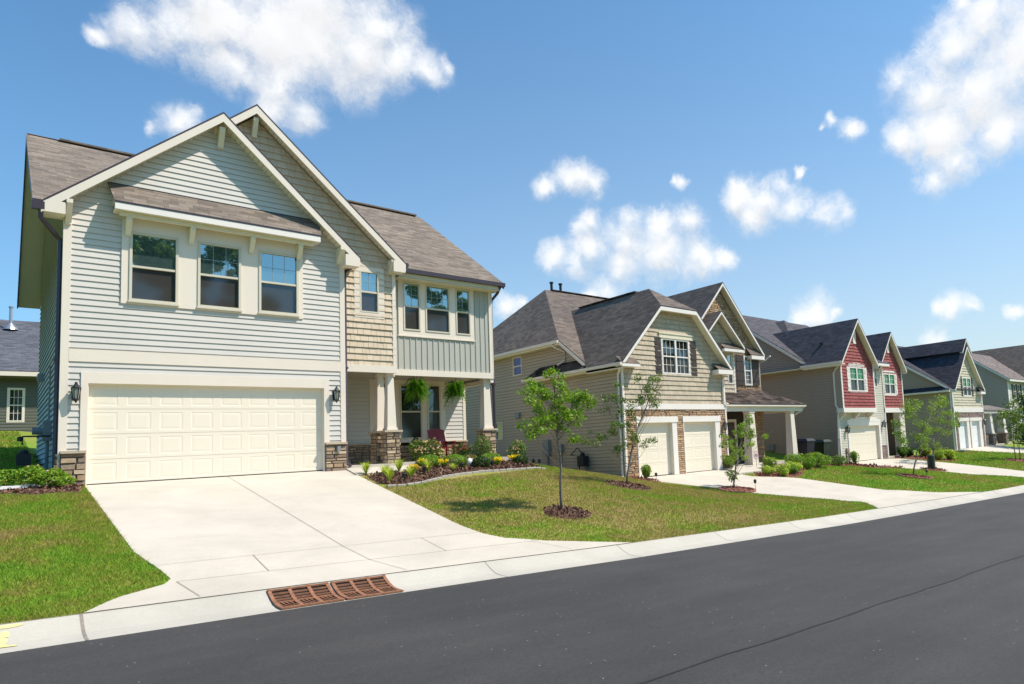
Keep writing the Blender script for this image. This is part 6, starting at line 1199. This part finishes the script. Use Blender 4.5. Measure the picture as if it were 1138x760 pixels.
# ------------------------------------------------------------------ grass blades
def blades(name, regs, excl, label, seed):
    rnd = np.random.default_rng(seed); out = []
    def pm(P, poly):
        c = np.zeros(len(P), bool); j = len(poly) - 1
        for i in range(len(poly)):
            xi, yi = poly[i]; xj, yj = poly[j]; m = ((yi > P[:, 1]) != (yj > P[:, 1])) & (P[:, 0] < (xj - xi) * (P[:, 1] - yi) / (yj - yi + 1e-12) + xi); c ^= m; j = i
        return c
    for poly, dens, hgt, w in regs:
        xa, xb = min(p[0] for p in poly), max(p[0] for p in poly); ya, yb = min(p[1] for p in poly), max(p[1] for p in poly); n = int((xb - xa) * (yb - ya) * dens)
        P = np.stack([rnd.uniform(xa, xb, n), rnd.uniform(ya, yb, n)], 1); k = pm(P, poly)
        for e in excl:
            if len(e) == 3 and not hasattr(e[0], '__len__'): k &= np.hypot(P[:, 0] - e[0], P[:, 1] - e[1]) > e[2]
            else: k &= ~pm(P, e)
        P = P[k]; z = np.array([g(x, y) for x, y in P]); n = len(P); a = rnd.uniform(0, 2 * np.pi, n); h = hgt * rnd.uniform(.5, 1.3, n); ww = w * rnd.uniform(.6, 1.3, n); l = rnd.normal(size=(n, 2)) * h[:, None] * .6
        b0 = np.stack([P[:, 0] - np.cos(a) * ww, P[:, 1] - np.sin(a) * ww, z - .005], 1); b1 = np.stack([P[:, 0] + np.cos(a) * ww, P[:, 1] + np.sin(a) * ww, z - .005], 1); tp = np.stack([P[:, 0] + l[:, 0], P[:, 1] + l[:, 1], z + h], 1)
        out.append(np.stack([b0, b1, tp], 1).reshape(-1, 3))
    tag(quads(name, np.concatenate(out), m_blade, k=3), label, 'grass', kind='stuff')
def between(A_, B__, y0, y1, da=0, db=0, st=.5):
    ys = cum(y0, y1, st); return [(lerp(A_, y) + da, y) for y in ys] + [(lerp(B__, y) + db, y) for y in reversed(ys)]
REX = [(r[0], r[1], r[2]) for r in RINGS]
blades('grass', [(between([(0, -.8)], D1L, 10.78, 20.25, 0, -.01, .2), 3600, .05, .006), ([(-11, 10.78), (-.8, 10.78), (-.8, 20.3), (-11, 20.3)], 500, .05, .012), ([(-1.2, 20.3), (1.0, 20.3), (1.0, 43), (-3, 43)], 330, .07, .018), ([(-11, 20.3), (-1.2, 20.3), (-3, 43), (-11, 43)], 170, .07, .028)], [BED0], 'mown grass left of the near driveway and up the slope behind', 1)
blades('grass', [(between(D1R, [(10.75, 20.7), (11.3, 21.3), (11.9, 21.95), (12.27, 21.3), (13.55, 20.45), (15, 19.72), (16.85, 19.45), (18.9, 18.2), (20.3, 18.2)], 10.78, 20.6, .01, -.01, .2), 1500, .05, .0085), ([(12.9, 20.3), (18.2, 20.3), (18.2, 30), (12.9, 30)], 250, .07, .02)], [BED1, BED2B, [(7.3, 17.6), (7.3, 20.4), (13, 20.4), (13, 19)]] + REX, 'dry and green mown grass between the near driveway and the taupe house', 2)
blades('grass', [(between(D2R, D3L, 10.78, 20.2, .01, -.01, .2), 420, .06, .016)], [BED2, BED3B] + REX, 'mown grass between the second and third driveways', 3)
blades('grass', [(between(D3R, D4L, 10.78, 20.2, .01, -.01, .2), 200, .08, .026)], [BED3] + REX, 'mown grass between the third and fourth driveways', 4)
